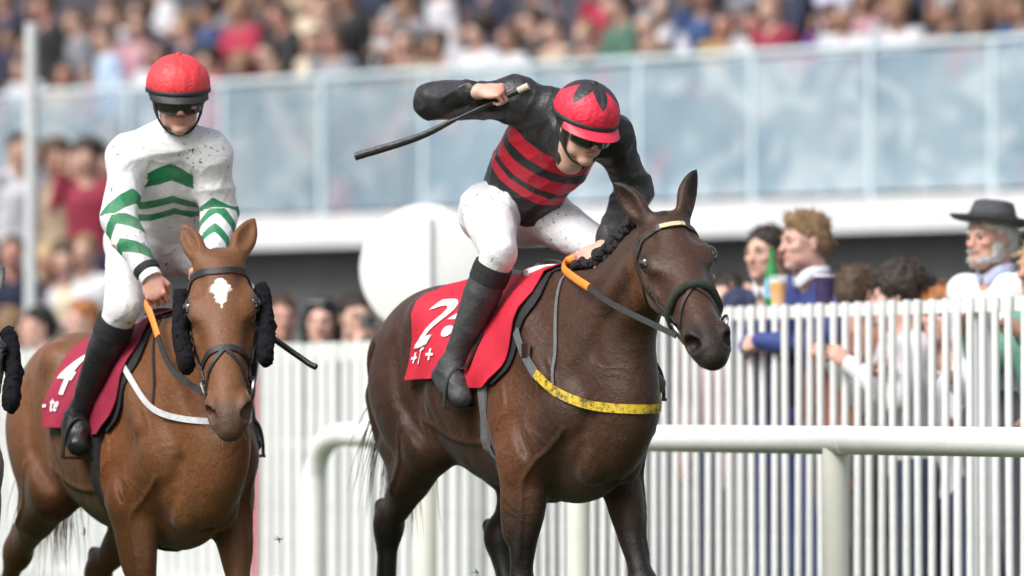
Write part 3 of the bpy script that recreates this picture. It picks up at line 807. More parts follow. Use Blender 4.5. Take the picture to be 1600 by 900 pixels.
def hand_frame(wrist, x, back, left):
    x = unit(x); b = np.asarray(back, float); b = unit(b - x * np.dot(b, x))
    y = np.cross(b, x) * (-1 if left else 1)
    f = Frame(wrist, x, y); f.z = b
    return f
def poly_dist(P, line):
    """Distance to a polyline, and arc length of the nearest point."""
    best = np.full(len(P), 9.0); arc = np.zeros(len(P)); acc = 0.0
    for a, b in zip(line[:-1], line[1:]):
        a, b = V(a), V(b); ab = b - a; L = np.linalg.norm(ab)
        t = np.clip(((P - a) @ ab) / (L * L), 0, 1)
        d = np.linalg.norm(P - a - t[:, None] * ab, axis=1)
        m = d < best; best[m] = d[m]; arc[m] = acc + t[m] * L; acc += L
    return best, arc
def skin_mat(name, col, ruddy=0.4, rough=0.5):
    m = NT(name); v = m.coord()
    c = m.ramp(m.noise(22.0, 4, 0.6, v), [(0.3, col), (0.75, (min(1, col[0] * 1.05), col[1] * (1 - 0.25 * ruddy), col[2] * (1 - 0.3 * ruddy)))])
    c = m.mix(m.math('MULTIPLY', m.attr('flush').outputs['Fac'], 0.75), c, (col[0] * 0.80, col[1] * 0.42, col[2] * 0.40))
    c = m.mix(m.math('MULTIPLY', m.ramp(m.noise(110.0, 2, 0.5, v), [(0.66, (0, 0, 0)), (0.7, (1, 1, 1))]), 0.35), c, (0.20, 0.13, 0.10))
    m.color(c); m.setb(Roughness=rough); m.b.inputs['Subsurface Weight'].default_value = 0.08
    m.b.inputs['Subsurface Radius'].default_value = (0.01, 0.004, 0.002)
    m.bump(m.noise(160.0, 3, 0.6, v), 0.15, 0.004)
    return m.m
SKIN_PALE = skin_mat('pale_skin', (0.58, 0.38, 0.30))
SKIN_ROSY = skin_mat('rosy_skin', (0.54, 0.33, 0.26), 0.8)

def cloud_bounds(pts, pad):
    A = np.array([V(p) for p in pts]); return A.min(0) - pad, A.max(0) + pad
def rider(name, J, root, mats, look, seed=1, grimace=False):
    """J: joints in the horse's frame (metres). Builds skin, jacket, breeches, boots and headgear under root."""
    hf = Frame(J['head'], J['face'], np.cross(J['up'], J['face']))
    sh_ax = unit(V(J['Lsh']) - V(J['Rsh'])); neck = V(J['neck']); pel = V(J['pelvis'])
    tor = unit(neck - pel); hip_ax = unit(V(J['Lhip']) - V(J['Rhip']))
    front = unit(np.cross(sh_ax, -tor)); front = front if np.dot(front, J['face']) > 0 else -front
    hands = {}
    for s_ in 'RL':
        hands[s_] = hand_frame(J[s_ + 'wr'], J[s_ + 'hand'][0], J[s_ + 'hand'][1], s_ == 'L')
    # skin: the whole figure, clothed parts included, as one surface
    pts = [hf(0, 0, 0.15), hf(0.14, 0, -0.12)] + [J[q] for q in J if q[0] in 'RL' and q[1:] in ('sh', 'elb', 'wr', 'hip', 'kn', 'ank', 'toe')] + [hands['R'](0.14, 0, 0), hands['L'](0.14, 0, 0)]
    lo, hi = cloud_bounds(pts, 0.13)
    G = Field(lo, hi, 0.0045)
    torso_pts = [pel, lerp(pel, neck, 0.25) - front * 0.015, lerp(pel, neck, 0.55) - front * 0.025, lerp(pel, neck, 0.8) - front * 0.01, lerp(pel, neck, 0.95)]
    G.chain(torso_pts, [0.080, 0.080, 0.095, 0.095, 0.06], 0.0, sh_ax, [1.4, 1.45, 1.5, 1.6, 1.8])
    for s_ in 'RL':
        G.ell(J[s_ + 'sh'], (0.06, 0.06, 0.06), None, 0.05)
        G.chain([J[s_ + 'sh'], lerp(J[s_ + 'sh'], J[s_ + 'elb'], 0.5), J[s_ + 'elb']], [0.05, 0.045, 0.036], 0.03)
        G.chain([J[s_ + 'elb'], lerp(J[s_ + 'elb'], J[s_ + 'wr'], 0.35), J[s_ + 'wr']], [0.037, 0.038, 0.026], 0.01)
        hand_sdf(G, hands[s_], *J[s_ + 'grip'])
        G.chain([J[s_ + 'hip'], lerp(J[s_ + 'hip'], J[s_ + 'kn'], 0.5), J[s_ + 'kn']], [0.070, 0.06, 0.045], 0.02)
        G.chain([J[s_ + 'kn'], lerp(J[s_ + 'kn'], J[s_ + 'ank'], 0.35), J[s_ + 'ank']], [0.046, 0.048, 0.03], 0.02)
        G.chain([J[s_ + 'ank'], lerp(J[s_ + 'ank'], J[s_ + 'toe'], 0.75)], [0.028, 0.014], 0.02)
    G.chain([lerp(pel, neck, 0.9), neck, hf(-0.03, 0, -0.10)], [0.06, 0.055, 0.052], 0.04)
    head_sdf(G, hf, 1.0, grimace=grimace)
    P, Q = keep_largest(*G.mesh(1))
    H = hf.inv(P)
    fl = np.zeros(len(P))
    fl = np.maximum(fl, np.clip(1.3 - np.linalg.norm((H - V(0.118, 0, -0.022)) / V(0.03, 0.022, 0.02), axis=1), 0, 1) * 0.8)
    fl = np.maximum(fl, np.clip(2 - 1.3 * np.linalg.norm((H - V(0.104, 0, -0.057)) / V(0.022, 0.026, 0.013), axis=1), 0, 1) * 0.8)
    for s_ in 'RL':
        q = hands[s_].inv(P); fl = np.maximum(fl, np.clip(1.3 - np.linalg.norm((q - V(0.10, 0, 0)) / V(0.035, 0.05, 0.035), axis=1), 0, 1) * 0.9)
    body = link('body', np_mesh('body', P, Q, True, dict(flush=fl)), mats['skin'], root)
    # jacket
    lo, hi = cloud_bounds([J[q] for q in ('Rsh', 'Relb', 'Rwr', 'Lsh', 'Lelb', 'Lwr', 'neck', 'pelvis')], 0.19)
    G = Field(lo, hi, 0.0055)
    hem = pel + tor * J.get('hem', 0.06)
    tp = [hem, lerp(hem, neck, 0.2), lerp(hem, neck, 0.45) - front * 0.01, lerp(hem, neck, 0.72) - front * 0.005, lerp(hem, neck, 0.93) - front * 0.01]
    G.chain(tp, [0.105, 0.113, 0.120, 0.112, 0.070], 0.0, sh_ax, [1.38, 1.38, 1.42, 1.5, 1.8])
    G.chain([neck - tor * 0.03, lerp(neck, hf(-0.035, 0, -0.115), 0.55), hf(-0.038, 0, -0.122)], [0.085, 0.076, 0.064], 0.03)
    for s_ in 'RL':
        a, b, c = V(J[s_ + 'sh']), V(J[s_ + 'elb']), V(J[s_ + 'wr'])
        G.chain([neck - tor * 0.02, lerp(neck, a, 0.6) - tor * 0.01, a], [0.062, 0.070, 0.066], 0.05)
        G.ell(a, (0.062, 0.062, 0.062), None, 0.06)
        G.chain([a, lerp(a, b, 0.4), lerp(a, b, 0.85), b], [J.get('slv', 1) * q for q in (0.064, 0.065, 0.064, 0.063)], 0.05)
        G.chain([b, lerp(b, c, 0.3), lerp(b, c, 0.75), lerp(b, c, 0.93)], [J.get('slv', 1) * 0.063, J.get('slv', 1) * 0.062, J.get('slv', 1) * 0.050, 0.037], 0.02)
    f1 = fold_noise(seed, 14, 0.0085, 5, 'sharp'); f2 = fold_noise(seed + 5, 38, 0.0040, 4, 'sharp')
    G.warp(lambda x, y, z: f1(x, y, z) + f2(x, y, z))
    P, Q = keep_largest(*G.mesh(2))
    dt, _ = poly_dist(P, [hem, lerp(hem, neck, 0.97)])
    t_ax = (neck - P) @ tor; lat = (P - neck) @ sh_ax; fr = (P - neck) @ front
    slv = np.full(len(P), -50.0); trs = np.full(len(P), -50.0); darm = np.full(len(P), 9.0); sarc = np.zeros(len(P)); sang = np.zeros(len(P))
    for s_ in 'RL':
        a, b, c = V(J[s_ + 'sh']), V(J[s_ + 'elb']), V(J[s_ + 'wr'])
        d, arc = poly_dist(P, [lerp(a, b, 0.10), b, c])
        m = d < darm; darm[m] = d[m]
        ref = unit(V(J.get('sleeve_front', front)))
        axp = lerp(a, c, 0.5); q = P - np.where((arc < np.linalg.norm(b - a) * 0.9)[:, None], a, b)
        w1 = unit(np.cross(unit(c - a), ref))
        sa = np.abs(q @ w1 - np.where(arc < np.linalg.norm(b - a) * 0.9, 0, 0))
        sarc[m] = (arc + J.get('chev', 0.9) * sa)[m]
    is_arm = (darm < dt * 0.58) & (darm < 0.105)
    slv[is_arm] = sarc[is_arm]
    trs[~is_arm] = (t_ax + J.get('chev_body', 0.0) * np.abs(lat))[~is_arm]
    link('jacket', np_mesh('jacket', P, Q, True, dict(trs=trs, slv=slv)), mats['jacket'], root)
    # breeches
    lo, hi = cloud_bounds([J[q] for q in ('Rhip', 'Lhip', 'Rkn', 'Lkn', 'pelvis')], 0.2)
    G = Field(lo, hi, 0.006)
    G.chain([pel - tor * 0.05 - front * 0.02, pel + tor * 0.06, pel + tor * 0.13], [0.115, 0.105, 0.095], 0.0, hip_ax, [1.45, 1.42, 1.38])
    for s_ in 'RL':
        a, b, c = V(J[s_ + 'hip']), V(J[s_ + 'kn']), V(J[s_ + 'ank'])
        G.ell(a - tor * 0.05 - front * 0.05, (0.10, 0.10, 0.10), None, 0.06)
        G.chain([a, lerp(a, b, 0.35), lerp(a, b, 0.75), b, lerp(b, c, 0.16)], [0.104, 0.092, 0.075, 0.071, 0.060], 0.05)
    f1 = fold_noise(seed + 11, 13, 0.0065, 5, 'sharp'); f2 = fold_noise(seed + 12, 38, 0.0030, 4, 'sharp')
    G.warp(lambda x, y, z: f1(x, y, z) + f2(x, y, z))
    P, Q = keep_largest(*G.mesh(2))
    link('breeches', np_mesh('breeches', P, Q), mats['breeches'], root)
    # boots
    for s_ in 'RL':
        a, b, t = V(J[s_ + 'kn']), V(J[s_ + 'ank']), V(J[s_ + 'toe'])
        sh = unit(b - a); fd = unit(t - b); heel = b + sh * 0.055 - unit(fd - sh * np.dot(fd, sh)) * 0.035
        lo, hi = cloud_bounds([a, b, t, heel], 0.09)
        G = Field(lo, hi, 0.005)
        top = lerp(a, b, 0.17)
        G.chain([top, lerp(a, b, 0.35), lerp(a, b, 0.6), lerp(a, b, 0.9), b + sh * 0.02], [0.068, 0.068, 0.056, 0.042, 0.040], 0.0)
        side = unit(np.cross(sh, fd))
        G.chain([heel, lerp(heel, t, 0.5) + sh * 0.01, t], [0.036, 0.040, 0.032], 0.03, side, 1.05)
        G.chain([b, lerp(b, t, 0.55), t], [0.042, 0.042, 0.032], 0.03, side, 1.1)
        w = fold_noise(seed + 31, 50, 0.0022)
        def ankle(x, y, z, b=b, sh=sh, w=w):
            d = (x - b[0]) * sh[0] + (y - b[1]) * sh[1] + (z - b[2]) * sh[2]
            return w(x, y, z) * (0.4 + 1.2 * np.exp(-(d + 0.03) ** 2 / 0.006))
        G.warp(ankle)
        P, Q = keep_largest(*G.mesh(1))
        bo = link('boot', np_mesh('boot', P, Q), mats['boot'], root)
        mb = MB(); mb.tube([lerp(a, b, 0.10), lerp(a, b, 0.16), lerp(a, b, 0.24)], [0.071, 0.073, 0.071], 24, True); mb.build('boot_top', mats['boot_top'], bo)
    headgear(hf, root, mats, look)
    return body, hf, hands
def dome(hf, r, c, n=72, m=26, low=-0.35):
    """Rows of points over an ellipsoid cap in the head frame, from the crown down."""
    rows = []
    for i in range(m + 1):
        th = (i / m) * (math.pi / 2 - math.asin(max(-1, low)))
        row = []
        for j in range(n):
            a = 2 * math.pi * j / n
            row.append((c[0] + r[0] * math.sin(th) * math.cos(a), c[1] + r[1] * math.sin(th) * math.sin(a), c[2] + r[2] * math.cos(th)))
        rows.append(row)
    return rows
def headgear(hf, root, mats, look):
    n, m = 96, 34
    r, c = (0.134, 0.117, 0.112), (-0.010, 0, 0.060)
    rows = dome(hf, r, c, n, m, -0.22)
    P = []; star = []
    rr = np.random.RandomState(3)
    for i, row in enumerate(rows):
        th = i / m
        for j, p in enumerate(row):
            a = 2 * math.pi * j / n
            puck = 1 + 0.026 * abs(math.sin(5.5 * a + 1.3 * th + 0.7 * math.sin(3 * a))) * th * (1.15 - th) * 2 + 0.018 * abs(math.sin(13 * a + 2 * math.sin(2 * a))) * th ** 3 - 0.012 * math.exp(-((a % (math.pi / 3)) / 0.05) ** 2) * th * (1 - th)
            q = V(c) + (V(p) - V(c)) * puck
            if i > m - 3: q = V(c) + (q - V(c)) * (1 - 0.02 * (i - (m - 3)))
            P.append(hf(*q))
            tri = abs(((a * 6 / (2 * math.pi) + 0.5) % 1.0) - 0.5) * 2
            star.append(0.26 + 0.36 * (1 - tri) - th)
    Q = [(i * n + j, (i + 1) * n + j, (i + 1) * n + (j + 1) % n, i * n + (j + 1) % n) for i in range(m) for j in range(n)]
    me = np_mesh('helmet', P, Q, True, dict(star=star))
    hel = link('helmet', me, mats['helmet'], root)
    mb = MB()                                                   # band over the silk
    ring = [hf(c[0] + r[0] * 0.985 * 1.03 * math.cos(a), r[1] * 0.985 * 1.03 * math.sin(a), c[2] - 0.020 + (0.004 if math.cos(a) > 0 else -0.012 * math.cos(a) * 0)) for a in np.linspace(0, 2 * math.pi, 49)]
    mb.tube(ring, 0.0095, 8, False, ([unit(hf.z)] * len(ring), 0.35)); mb.build('helmet_band', mats['band'], hel)
    mb = MB()                                                   # peak
    rowsv = []
    for k in range(7):
        t = k / 6; row = []
        for a in np.linspace(-1.15, 1.15, 25):
            ext = look.get('peak', 0.045) * t * math.cos(a * 1.25) ** 0.8 if abs(a * 1.25) < 1.57 else 0
            row.append(hf(c[0] + (r[0] + ext) * math.cos(a) * 1.0, (r[1] + ext * 0.8) * math.sin(a), c[2] - 0.022 - 0.014 * t * t - 0.010 * t))
        rowsv.append(row)
    mb.grid(rowsv, 0.005); mb.build('peak', mats['peak'], hel)
    mb = MB(); mb.lathe([(0.0, 0.006), (0.010, 0.004), (0.013, -0.002), (0.0, -0.004)], Frame(hf(c[0], 0, c[2] + r[2] + 0.002), hf.x, hf.y), 14); mb.build('button', mats['button'], hel)
    mb = MB()                                                   # padded harness: ear pieces and chin strap
    for s_ in (-1, 1):
        L = smooth_line([hf(0.030, s_ * 0.090, 0.030), hf(0.022, s_ * 0.086, -0.02), hf(0.028, s_ * 0.072, -0.07), hf(0.048, s_ * 0.040, -0.108), hf(0.058, s_ * 0.0, -0.120)], 4)
        mb.tube(L, [0.020] * 3 + [0.016] * 4 + [0.011] * (len(L) - 7), 8, True, (hf.x, 0.35))
        L = smooth_line([hf(-0.045, s_ * 0.092, 0.02), hf(-0.010, s_ * 0.086, -0.035), hf(0.028, s_ * 0.072, -0.07)], 4)
        mb.tube(L, 0.011, 8, True, (hf.x, 0.4))
    mb.build('chin_strap', mats['strap'], hel)
    mb = MB()                                                   # skull under the peak
    rowsv = [[hf(c[0] + (r[0] - 0.010) * math.cos(a), (r[1] - 0.008) * math.sin(a), z) for a in np.linspace(-1.7, 1.7, 25)] for z in (0.046, 0.032, 0.018)]
    mb.grid(rowsv, 0.006); mb.build('skull_rim', mats['strap'], hel)
    # goggles
    gx = look.get('goggle', 0.0)
    def gp(a, z, off): return hf(0.010 + (0.098 + off) * math.cos(a), (0.086 + off * 0.8) * math.sin(a), z)
    mb = MB()
    rowsv = []
    for t in np.linspace(-1, 1, 7):
        row = []
        for a in np.linspace(-0.92, 0.92, 29):
            notch = 0.014 * math.exp(-(a / 0.16) ** 2) * (t < 0) * abs(t)
            hh = 0.034 * (1 - 0.25 * (abs(a) / 0.92) ** 3)
            row.append(gp(a, 0.006 + t * hh + notch, 0.018 - 0.004 * t * t))
        rowsv.append(row)
    mb.grid(rowsv, 0.004); gg = mb.build('goggles', mats['lens'], root)
    mb = MB()
    edge = rowsv[0] + [rr_[-1] for rr_ in rowsv[1:-1]] + rowsv[-1][::-1] + [rr_[0] for rr_ in rowsv[1:-1][::-1]]
    mb.tube(edge + edge[:1], 0.0052, 8, False); mb.build('goggle_frame', mats['strap'], gg)
    mb = MB()
    L = [gp(a, 0.010, 0.014) for a in np.linspace(0.90, 1.6, 6)] + [hf(-0.03, 0.094, 0.012)]
    R_ = [gp(-a, 0.010, 0.014) for a in np.linspace(0.90, 1.6, 6)] + [hf(-0.03, -0.094, 0.012)]
    for q in (L, R_):
        mb = MB(); mb.tube(q, 0.011, 4, True, (hf.z, 0.2)); mb.build('goggle_strap', mats['strap'], gg)
    if look.get('vents'):
        for s_ in (-1, 1):
            mb = MB(); mb.lathe([(0.0, 0.004), (0.010, 0.004), (0.0125, 0.0), (0.0125, -0.004)], Frame(gp(s_ * 0.95, 0.006, 0.018), hf.z, np.cross(hf.d(math.cos(s_ * 0.95), math.sin(s_ * 0.95), 0), hf.z)), 16)
            mb.build('vent', mats['vent'], gg)
# ------------------------------------------------------------------ the course: turf, rail, fence, marker disc, stand
DIR = V(math.sin(R(25)), -math.cos(R(25)), 0)               # along the course, towards the camera and to the right
SIDE = V(math.cos(R(25)), math.sin(R(25)), 0)
def quad_sheet(name, pts, mat):
    mb = MB(); mb.add(pts, [tuple(range(len(pts)))]); o = mb.build(name, mat, None, False); tag(o, kind='structure'); return o
TURF = NT('turf'); _v = TURF.coord()
TURF.color(TURF.mix(TURF.noise(0.8, 5, 0.6, _v), (0.045, 0.085, 0.018), (0.085, 0.13, 0.035)))
TURF.setb(Roughness=0.9); TURF.bump(TURF.noise(60.0, 4, 0.7, _v), 0.8, 0.05); TURF = TURF.m
quad_sheet('ground', [(-400, -60, -0.004), (400, -60, -0.004), (400, 900, -0.004), (-400, 900, -0.004)], TURF)
FP = V(1.372, 23.6, 0)                                      # a point of the fence line
a_, b_ = FP + SIDE * 0.25 - DIR * 40, FP + SIDE * 0.25 + DIR * 16
quad_sheet('concourse', [a_, b_, b_ + SIDE * 45, a_ + SIDE * 45], pmat('asphalt', (0.06, 0.06, 0.062), 0.85, 0.2, 6, 0.4, 80))

# running rail
RP = V(1.245, 21.2, 0); RZ = 0.982
def rail_at(s, z): return RP + DIR * s + V(0, 0, z)
rail = empty('running_rail', rail_at(0, 0)); tag(rail, 'white plastic running rail with a bent end, between the horses and the picket fence', 'rail')
def rel(o, P): return [V(p) - V(o.location) for p in P]
end = [rail_at(-4.55, RZ), rail_at(-4.85, RZ), rail_at(-5.02, RZ - 0.04), rail_at(-5.12, RZ - 0.14), rail_at(-5.15, RZ - 0.32), rail_at(-5.15, 0.0)]
mb = MB(); mb.tube(rel(rail, smooth_line(end, 5)), 0.055, 20); mb.build('end_bend', WHITE_PAINT, rail)
for s0, s1 in ((-4.54, -2.3), (-2.29, 0.02), (0.03, 2.6)):
    mb = MB(); mb.tube(rel(rail, [rail_at(s0, RZ), rail_at(s1, RZ)]), 0.055, 24); mb.build('rail_tube', WHITE_PAINT, rail)
for s0 in (-2.36, -0.04):
    mb = MB(); mb.tube(rel(rail, [rail_at(s0, RZ), rail_at(s0 + 0.14, RZ)]), 0.0575, 24); mb.build('rail_joint', WHITE_PAINT, rail)
POST_CREAM = pmat('cream_plastic', (0.74, 0.74, 0.66), 0.45, 0.06, 4, 0.1, 40)
for s0 in (-2.28, 0.0):
    mb = MB(); mb.tube(rel(rail, smooth_line([rail_at(s0, RZ - 0.03), rail_at(s0, RZ - 0.16), rail_at(s0, 0.0)], 4)), 0.050, 20); mb.build('rail_post', POST_CREAM, rail)

# picket fence: a taller run to the right, a lower close-boarded run to the left
def fence_run(label, s0, s1, top, step, kind):
    o = empty('picket_fence', FP + DIR * s0); tag(o, label, 'fence')
    L = s1 - s0
    fr = Frame((0, 0, 0), DIR, SIDE)
    bar = 0.055 if kind == 'tube' else 0.085
    mb = MB(); mb.box(DIR * L / 2 + V(0, 0, top - bar / 2), (L, 0.030, bar), fr); mb.build('top_bar', FENCE_WHITE, o)
    mb = MB(); mb.box(DIR * L / 2 + V(0, 0, 0.18), (L, 0.030, 0.05), fr); mb.build('bottom_bar', FENCE_WHITE, o)
    if kind != 'tube':
        mb = MB(); mb.box(DIR * L / 2 + V(0, 0, top - 0.52) + SIDE * 0.03, (L, 0.02, 0.07), fr); mb.build('middle_bar', FENCE_WHITE, o)
    n = int(L / step)
    mb = MB()
    if kind == 'tube':
        mb.tube([(0, 0, 0.10), (0, 0, top + 0.006)], 0.0165, 10)
        off = -SIDE * 0.028
    else:
        mb.box((0, 0, (0.08 + top) / 2), (step * 0.60, 0.018, top - 0.06), fr)
        off = -SIDE * 0.026
    me = mb.data('picket'); me.materials.append(FENCE_WHITE)
    r = random.Random(len(label))
    for i in range(n):
        p = bpy.data.objects.new('picket', me); COL.objects.link(p); p.parent = o
        p.location = tuple(DIR * (step * (i + 0.5)) + off); p.rotation_euler = (R(r.uniform(-0.25, 0.25)), R(r.uniform(-0.3, 0.3)), 0)
    k = 0.0
    while k <= L + 0.01:
        mb = MB(); mb.box(DIR * k + SIDE * 0.055 + V(0, 0, (top - 0.02) / 2), (0.07, 0.07, top - 0.02), fr); mb.build('fence_post', FENCE_WHITE, o); k += 2.2
    return o
fence_run('tall white picket fence of thin tubes with spectators leaning over it, on the right', -3.2, 2.3, 1.552, 0.107, 'tube')
lf = fence_run('lower white close-boarded fence on the left behind the chestnut horse', -12.2, -3.22, 1.44, 0.150, 'board')
RED_PAINT = pmat('red_paint', (0.55, 0.06, 0.09), 0.5)
mb = MB(); mb.box((0, 0, 0.72), (0.035, 0.012, 1.36), Frame((0, 0, 0), DIR, SIDE)); rs = mb.build('red_strip', RED_PAINT, lf)
rs.location = tuple(DIR * (12.2 - 6.40) - SIDE * 0.044)

# round white marker
MK = V((664 - 800) / 8600 * 26.5, 26.5, 0)
mk = empty('marker_disc', MK); tag(mk, 'large round white marker disc on a cream post behind the dark bay horse', 'sign')
DISC_WHITE = pmat('disc_white', (0.80, 0.80, 0.78), 0.5, 0.05, 3, 0.1, 30)
fz = Frame((0, 0, 1.775), (0, 0, 1), np.cross((0.10, -1, 0), (0, 0, 1)))     # z axis of the lathe faces the camera side
mb = MB(); mb.lathe([(0.0, 0.016), (0.30, 0.016), (0.315, 0.010), (0.315, -0.010), (0.30, -0.016), (0.0, -0.016)], fz, 64); mb.build('disc', DISC_WHITE, mk, True, 30)
mb = MB(); mb.box((0.0, -0.03, 1.80), (0.055, 0.02, 0.46)); mb.build('brace', DISC_WHITE, mk)
mb = MB(); mb.tube([(0, 0.06, 0), (0, 0.06, 1.98)], 0.06, 18); mb.build('post', POST_CREAM, mk)

# ------------------------------------------------------------------ spectator figures
def strands(me, hf, n, length, seed, style):
    """Loose hairs standing off a hair mass."""
    N = len(me.vertices); co = np.empty(N * 3, np.float32); no = np.empty(N * 3, np.float32)
    me.vertices.foreach_get('co', co); me.vertices.foreach_get('normal', no); co = co.reshape(-1, 3); no = no.reshape(-1, 3)
    r = np.random.RandomState(seed); mb = MB()
    for i in r.randint(0, N, n):
        p, q = V(co[i]), V(no[i])
        comb = hf.d(-0.5, 0, -0.9) if style == 'long' else (hf.d(0.5, 0, 0.7) if style == 'quiff' else hf.d(0.5, 0, -0.2))
        d = unit(q * (0.7 if style != 'curly' else 0.9) + comb * 0.55 + r.normal(size=3) * (0.25 if style != 'curly' else 0.6)); L = length * (0.5 + r.rand())
        a = p - q * 0.003; b = a + d * L * 0.5; c = b + unit(d + r.normal(size=3) * 0.35 - V(0, 0, 0.3)) * L * 0.5
        mb.tube([a, b, c], [0.0022, 0.0018, 0.0005], 3, False)
    return mb.data('hair_strands', False)
def figure(voxel, sex, lean=0.0, arms=None, head_turn=0.0, nod=0.0, hair='short', jaw=1.0, beard=False, skirt=False, height=1.75, detail=True, seed=0):
    """Standing figure, local frame: x forward, y left, z up, feet at the origin. Returns meshes for skin, top, legs, hair."""
    k = height / 1.75
    hipz, shz = 0.92 * k, 1.43 * k
    fw = V(math.sin(lean), 0, math.cos(lean))
    pel = V(0, 0, hipz); neck = pel + fw * (shz - hipz + 0.03)
    wsh = 0.185 if sex == 'm' else 0.16
    sh = {'R': neck + V(0, -wsh, -0.05 * k), 'L': neck + V(0, wsh, -0.05 * k)}
    hc = neck + V(math.sin(lean * 1.1) * 0.16 + 0.015, 0, 0.165 * k)
    f = V(math.cos(head_turn) * math.cos(nod), math.sin(head_turn) * math.cos(nod), -math.sin(nod))
    hf = Frame(hc, f, np.cross((0, 0, 1), f))
    A = {}
    for s_, g in (('R', -1), ('L', 1)):
        d = (arms or {}).get(s_)
        if d is None: d = (V(-0.02, g * (wsh + 0.06), shz - 0.30 * k), V(0.06, g * (wsh + 0.05), shz - 0.55 * k), V(0.3, 0, -1), V(0, g, 0.1))
        A[s_] = [V(q) for q in d]
    knee = {'R': V(0.02, -0.10, 0.50 * k), 'L': V(0.02, 0.10, 0.50 * k)}
    def arm_chain(G, s_, r):
        G.chain([sh[s_], lerp(sh[s_], A[s_][0], 0.5), A[s_][0], lerp(A[s_][0], A[s_][1], 0.4), A[s_][1]], r, 0.03)
    pts = [hf(0, 0, 0.17), (0, 0, 0), (0.15, 0.2, 0), (0, -0.2, 0)] + [sh[q] for q in 'RL'] + [a for q in 'RL' for a in A[q][:2]] + [A[q][1] + unit(A[q][2]) * 0.16 for q in 'RL']
    lo, hi = cloud_bounds(pts, 0.14)
    G = Field(lo, hi, voxel)
    G.chain([pel, lerp(pel, neck, 0.4), lerp(pel, neck, 0.75), lerp(pel, neck, 0.95)], [0.105, 0.095, 0.105, 0.06], 0, (0, 1, 0), [1.45, 1.35, 1.55, 1.8])
    G.chain([lerp(pel, neck, 0.9), neck, hf(-0.03, 0, -0.10)], [0.06, 0.055, 0.052], 0.04)
    for s_, g in (('R', -1), ('L', 1)):
        arm_chain(G, s_, [0.05, 0.046, 0.038, 0.038, 0.026])
        if detail: hand_sdf(G, hand_frame(A[s_][1], A[s_][2], A[s_][3], s_ == 'L'), (55, 70, 40), 'wrap')
        else: G.chain([A[s_][1], A[s_][1] + unit(A[s_][2]) * 0.10], [0.032, 0.034], 0.02)
        G.chain([pel + V(0, g * 0.09, 0), knee[s_], V(-0.02, g * 0.10, 0.07)], [0.085, 0.055, 0.035], 0.04)
        G.chain([(-0.06, g * 0.10, 0.035), (0.14, g * 0.12, 0.03)], [0.035, 0.03], 0.03)
    head_sdf(G, hf, 1.0, beard=beard, jaw=jaw)
    P, Q = keep_largest(*G.mesh(1))
    H = hf.inv(P); fl = np.clip(1.3 - np.linalg.norm((H - V(0.118, 0, -0.022)) / V(0.03, 0.03, 0.02), axis=1), 0, 1) * 0.6
    fl = np.maximum(fl, np.clip(2 - 1.3 * np.linalg.norm((H - V(0.104, 0, -0.057)) / V(0.022, 0.026, 0.013), axis=1), 0, 1) * 0.8)
    out = {'body': np_mesh('body', P, Q, True, dict(flush=fl))}
    G = Field(lo, hi, max(voxel, 0.009))
    hemz = pel + fw * (-0.10 if sex == 'm' else -0.03)
    G.chain([hemz, lerp(pel, neck, 0.3), lerp(pel, neck, 0.7), lerp(pel, neck, 0.93)], [0.125, 0.115, 0.125, 0.075], 0, (0, 1, 0), [1.45, 1.4, 1.55, 1.85])
    for s_ in 'RL':
        G.ell(sh[s_], (0.07,) * 3, None, 0.06)
        arm_chain(G, s_, [0.068, 0.062, 0.056, 0.052, 0.040] if sex == 'm' or seed % 2 else [0.060, 0.054, 0.046, 0.045, 0.036])
    w = fold_noise(seed + 3, 18, 0.005); G.warp(lambda x, y, z: w(x, y, z))
    G.ell(neck + fw * 0.06 + V(0.06, 0, 0), (0.045, 0.05, 0.10), None, 0.03, True)
    P, Q = keep_largest(*G.mesh(1)); out['top'] = np_mesh('top', P, Q)
    G = Field((-0.4, -0.4, -0.02), (0.4, 0.4, hipz + 0.25), max(voxel, 0.012))
    if skirt:
        G.chain([(0, 0, hipz + 0.08), (0, 0, hipz - 0.08), (0, 0, 0.55)], [0.11, 0.135, 0.19], 0, (0, 1, 0), [1.3, 1.25, 1.1])
    else:
        G.chain([pel + V(0, 0, 0.06), pel - V(0, 0, 0.08)], [0.112, 0.118], 0, (0, 1, 0), 1.42)
        for s_, g in (('R', -1), ('L', 1)):
            G.chain([pel + V(0, g * 0.09, -0.05), knee[s_], V(-0.02, g * 0.10, 0.09)], [0.11, 0.078, 0.062], 0.04)
    P, Q = keep_largest(*G.mesh(1)); out['legwear'] = np_mesh('legwear', P, Q)
    if detail:
        for g in (-1, 1):
            mb = MB(); mb.lathe([(0.0118 * math.sin(a), 0.0118 * math.cos(a)) for a in np.linspace(0.02, 3.12, 8)], Frame(hf(0.0845, g * 0.033, 0.010), hf.x, hf.y), 12); out['eye%d' % g] = mb.data('eye')
            mb = MB(); mb.tube([hf(0.103, g * 0.016, 0.030), hf(0.102, g * 0.032, 0.036), hf(0.090, g * 0.050, 0.031)], [0.004, 0.005, 0.003], 6); out['eyebrow%d' % g] = mb.data('eyebrow')
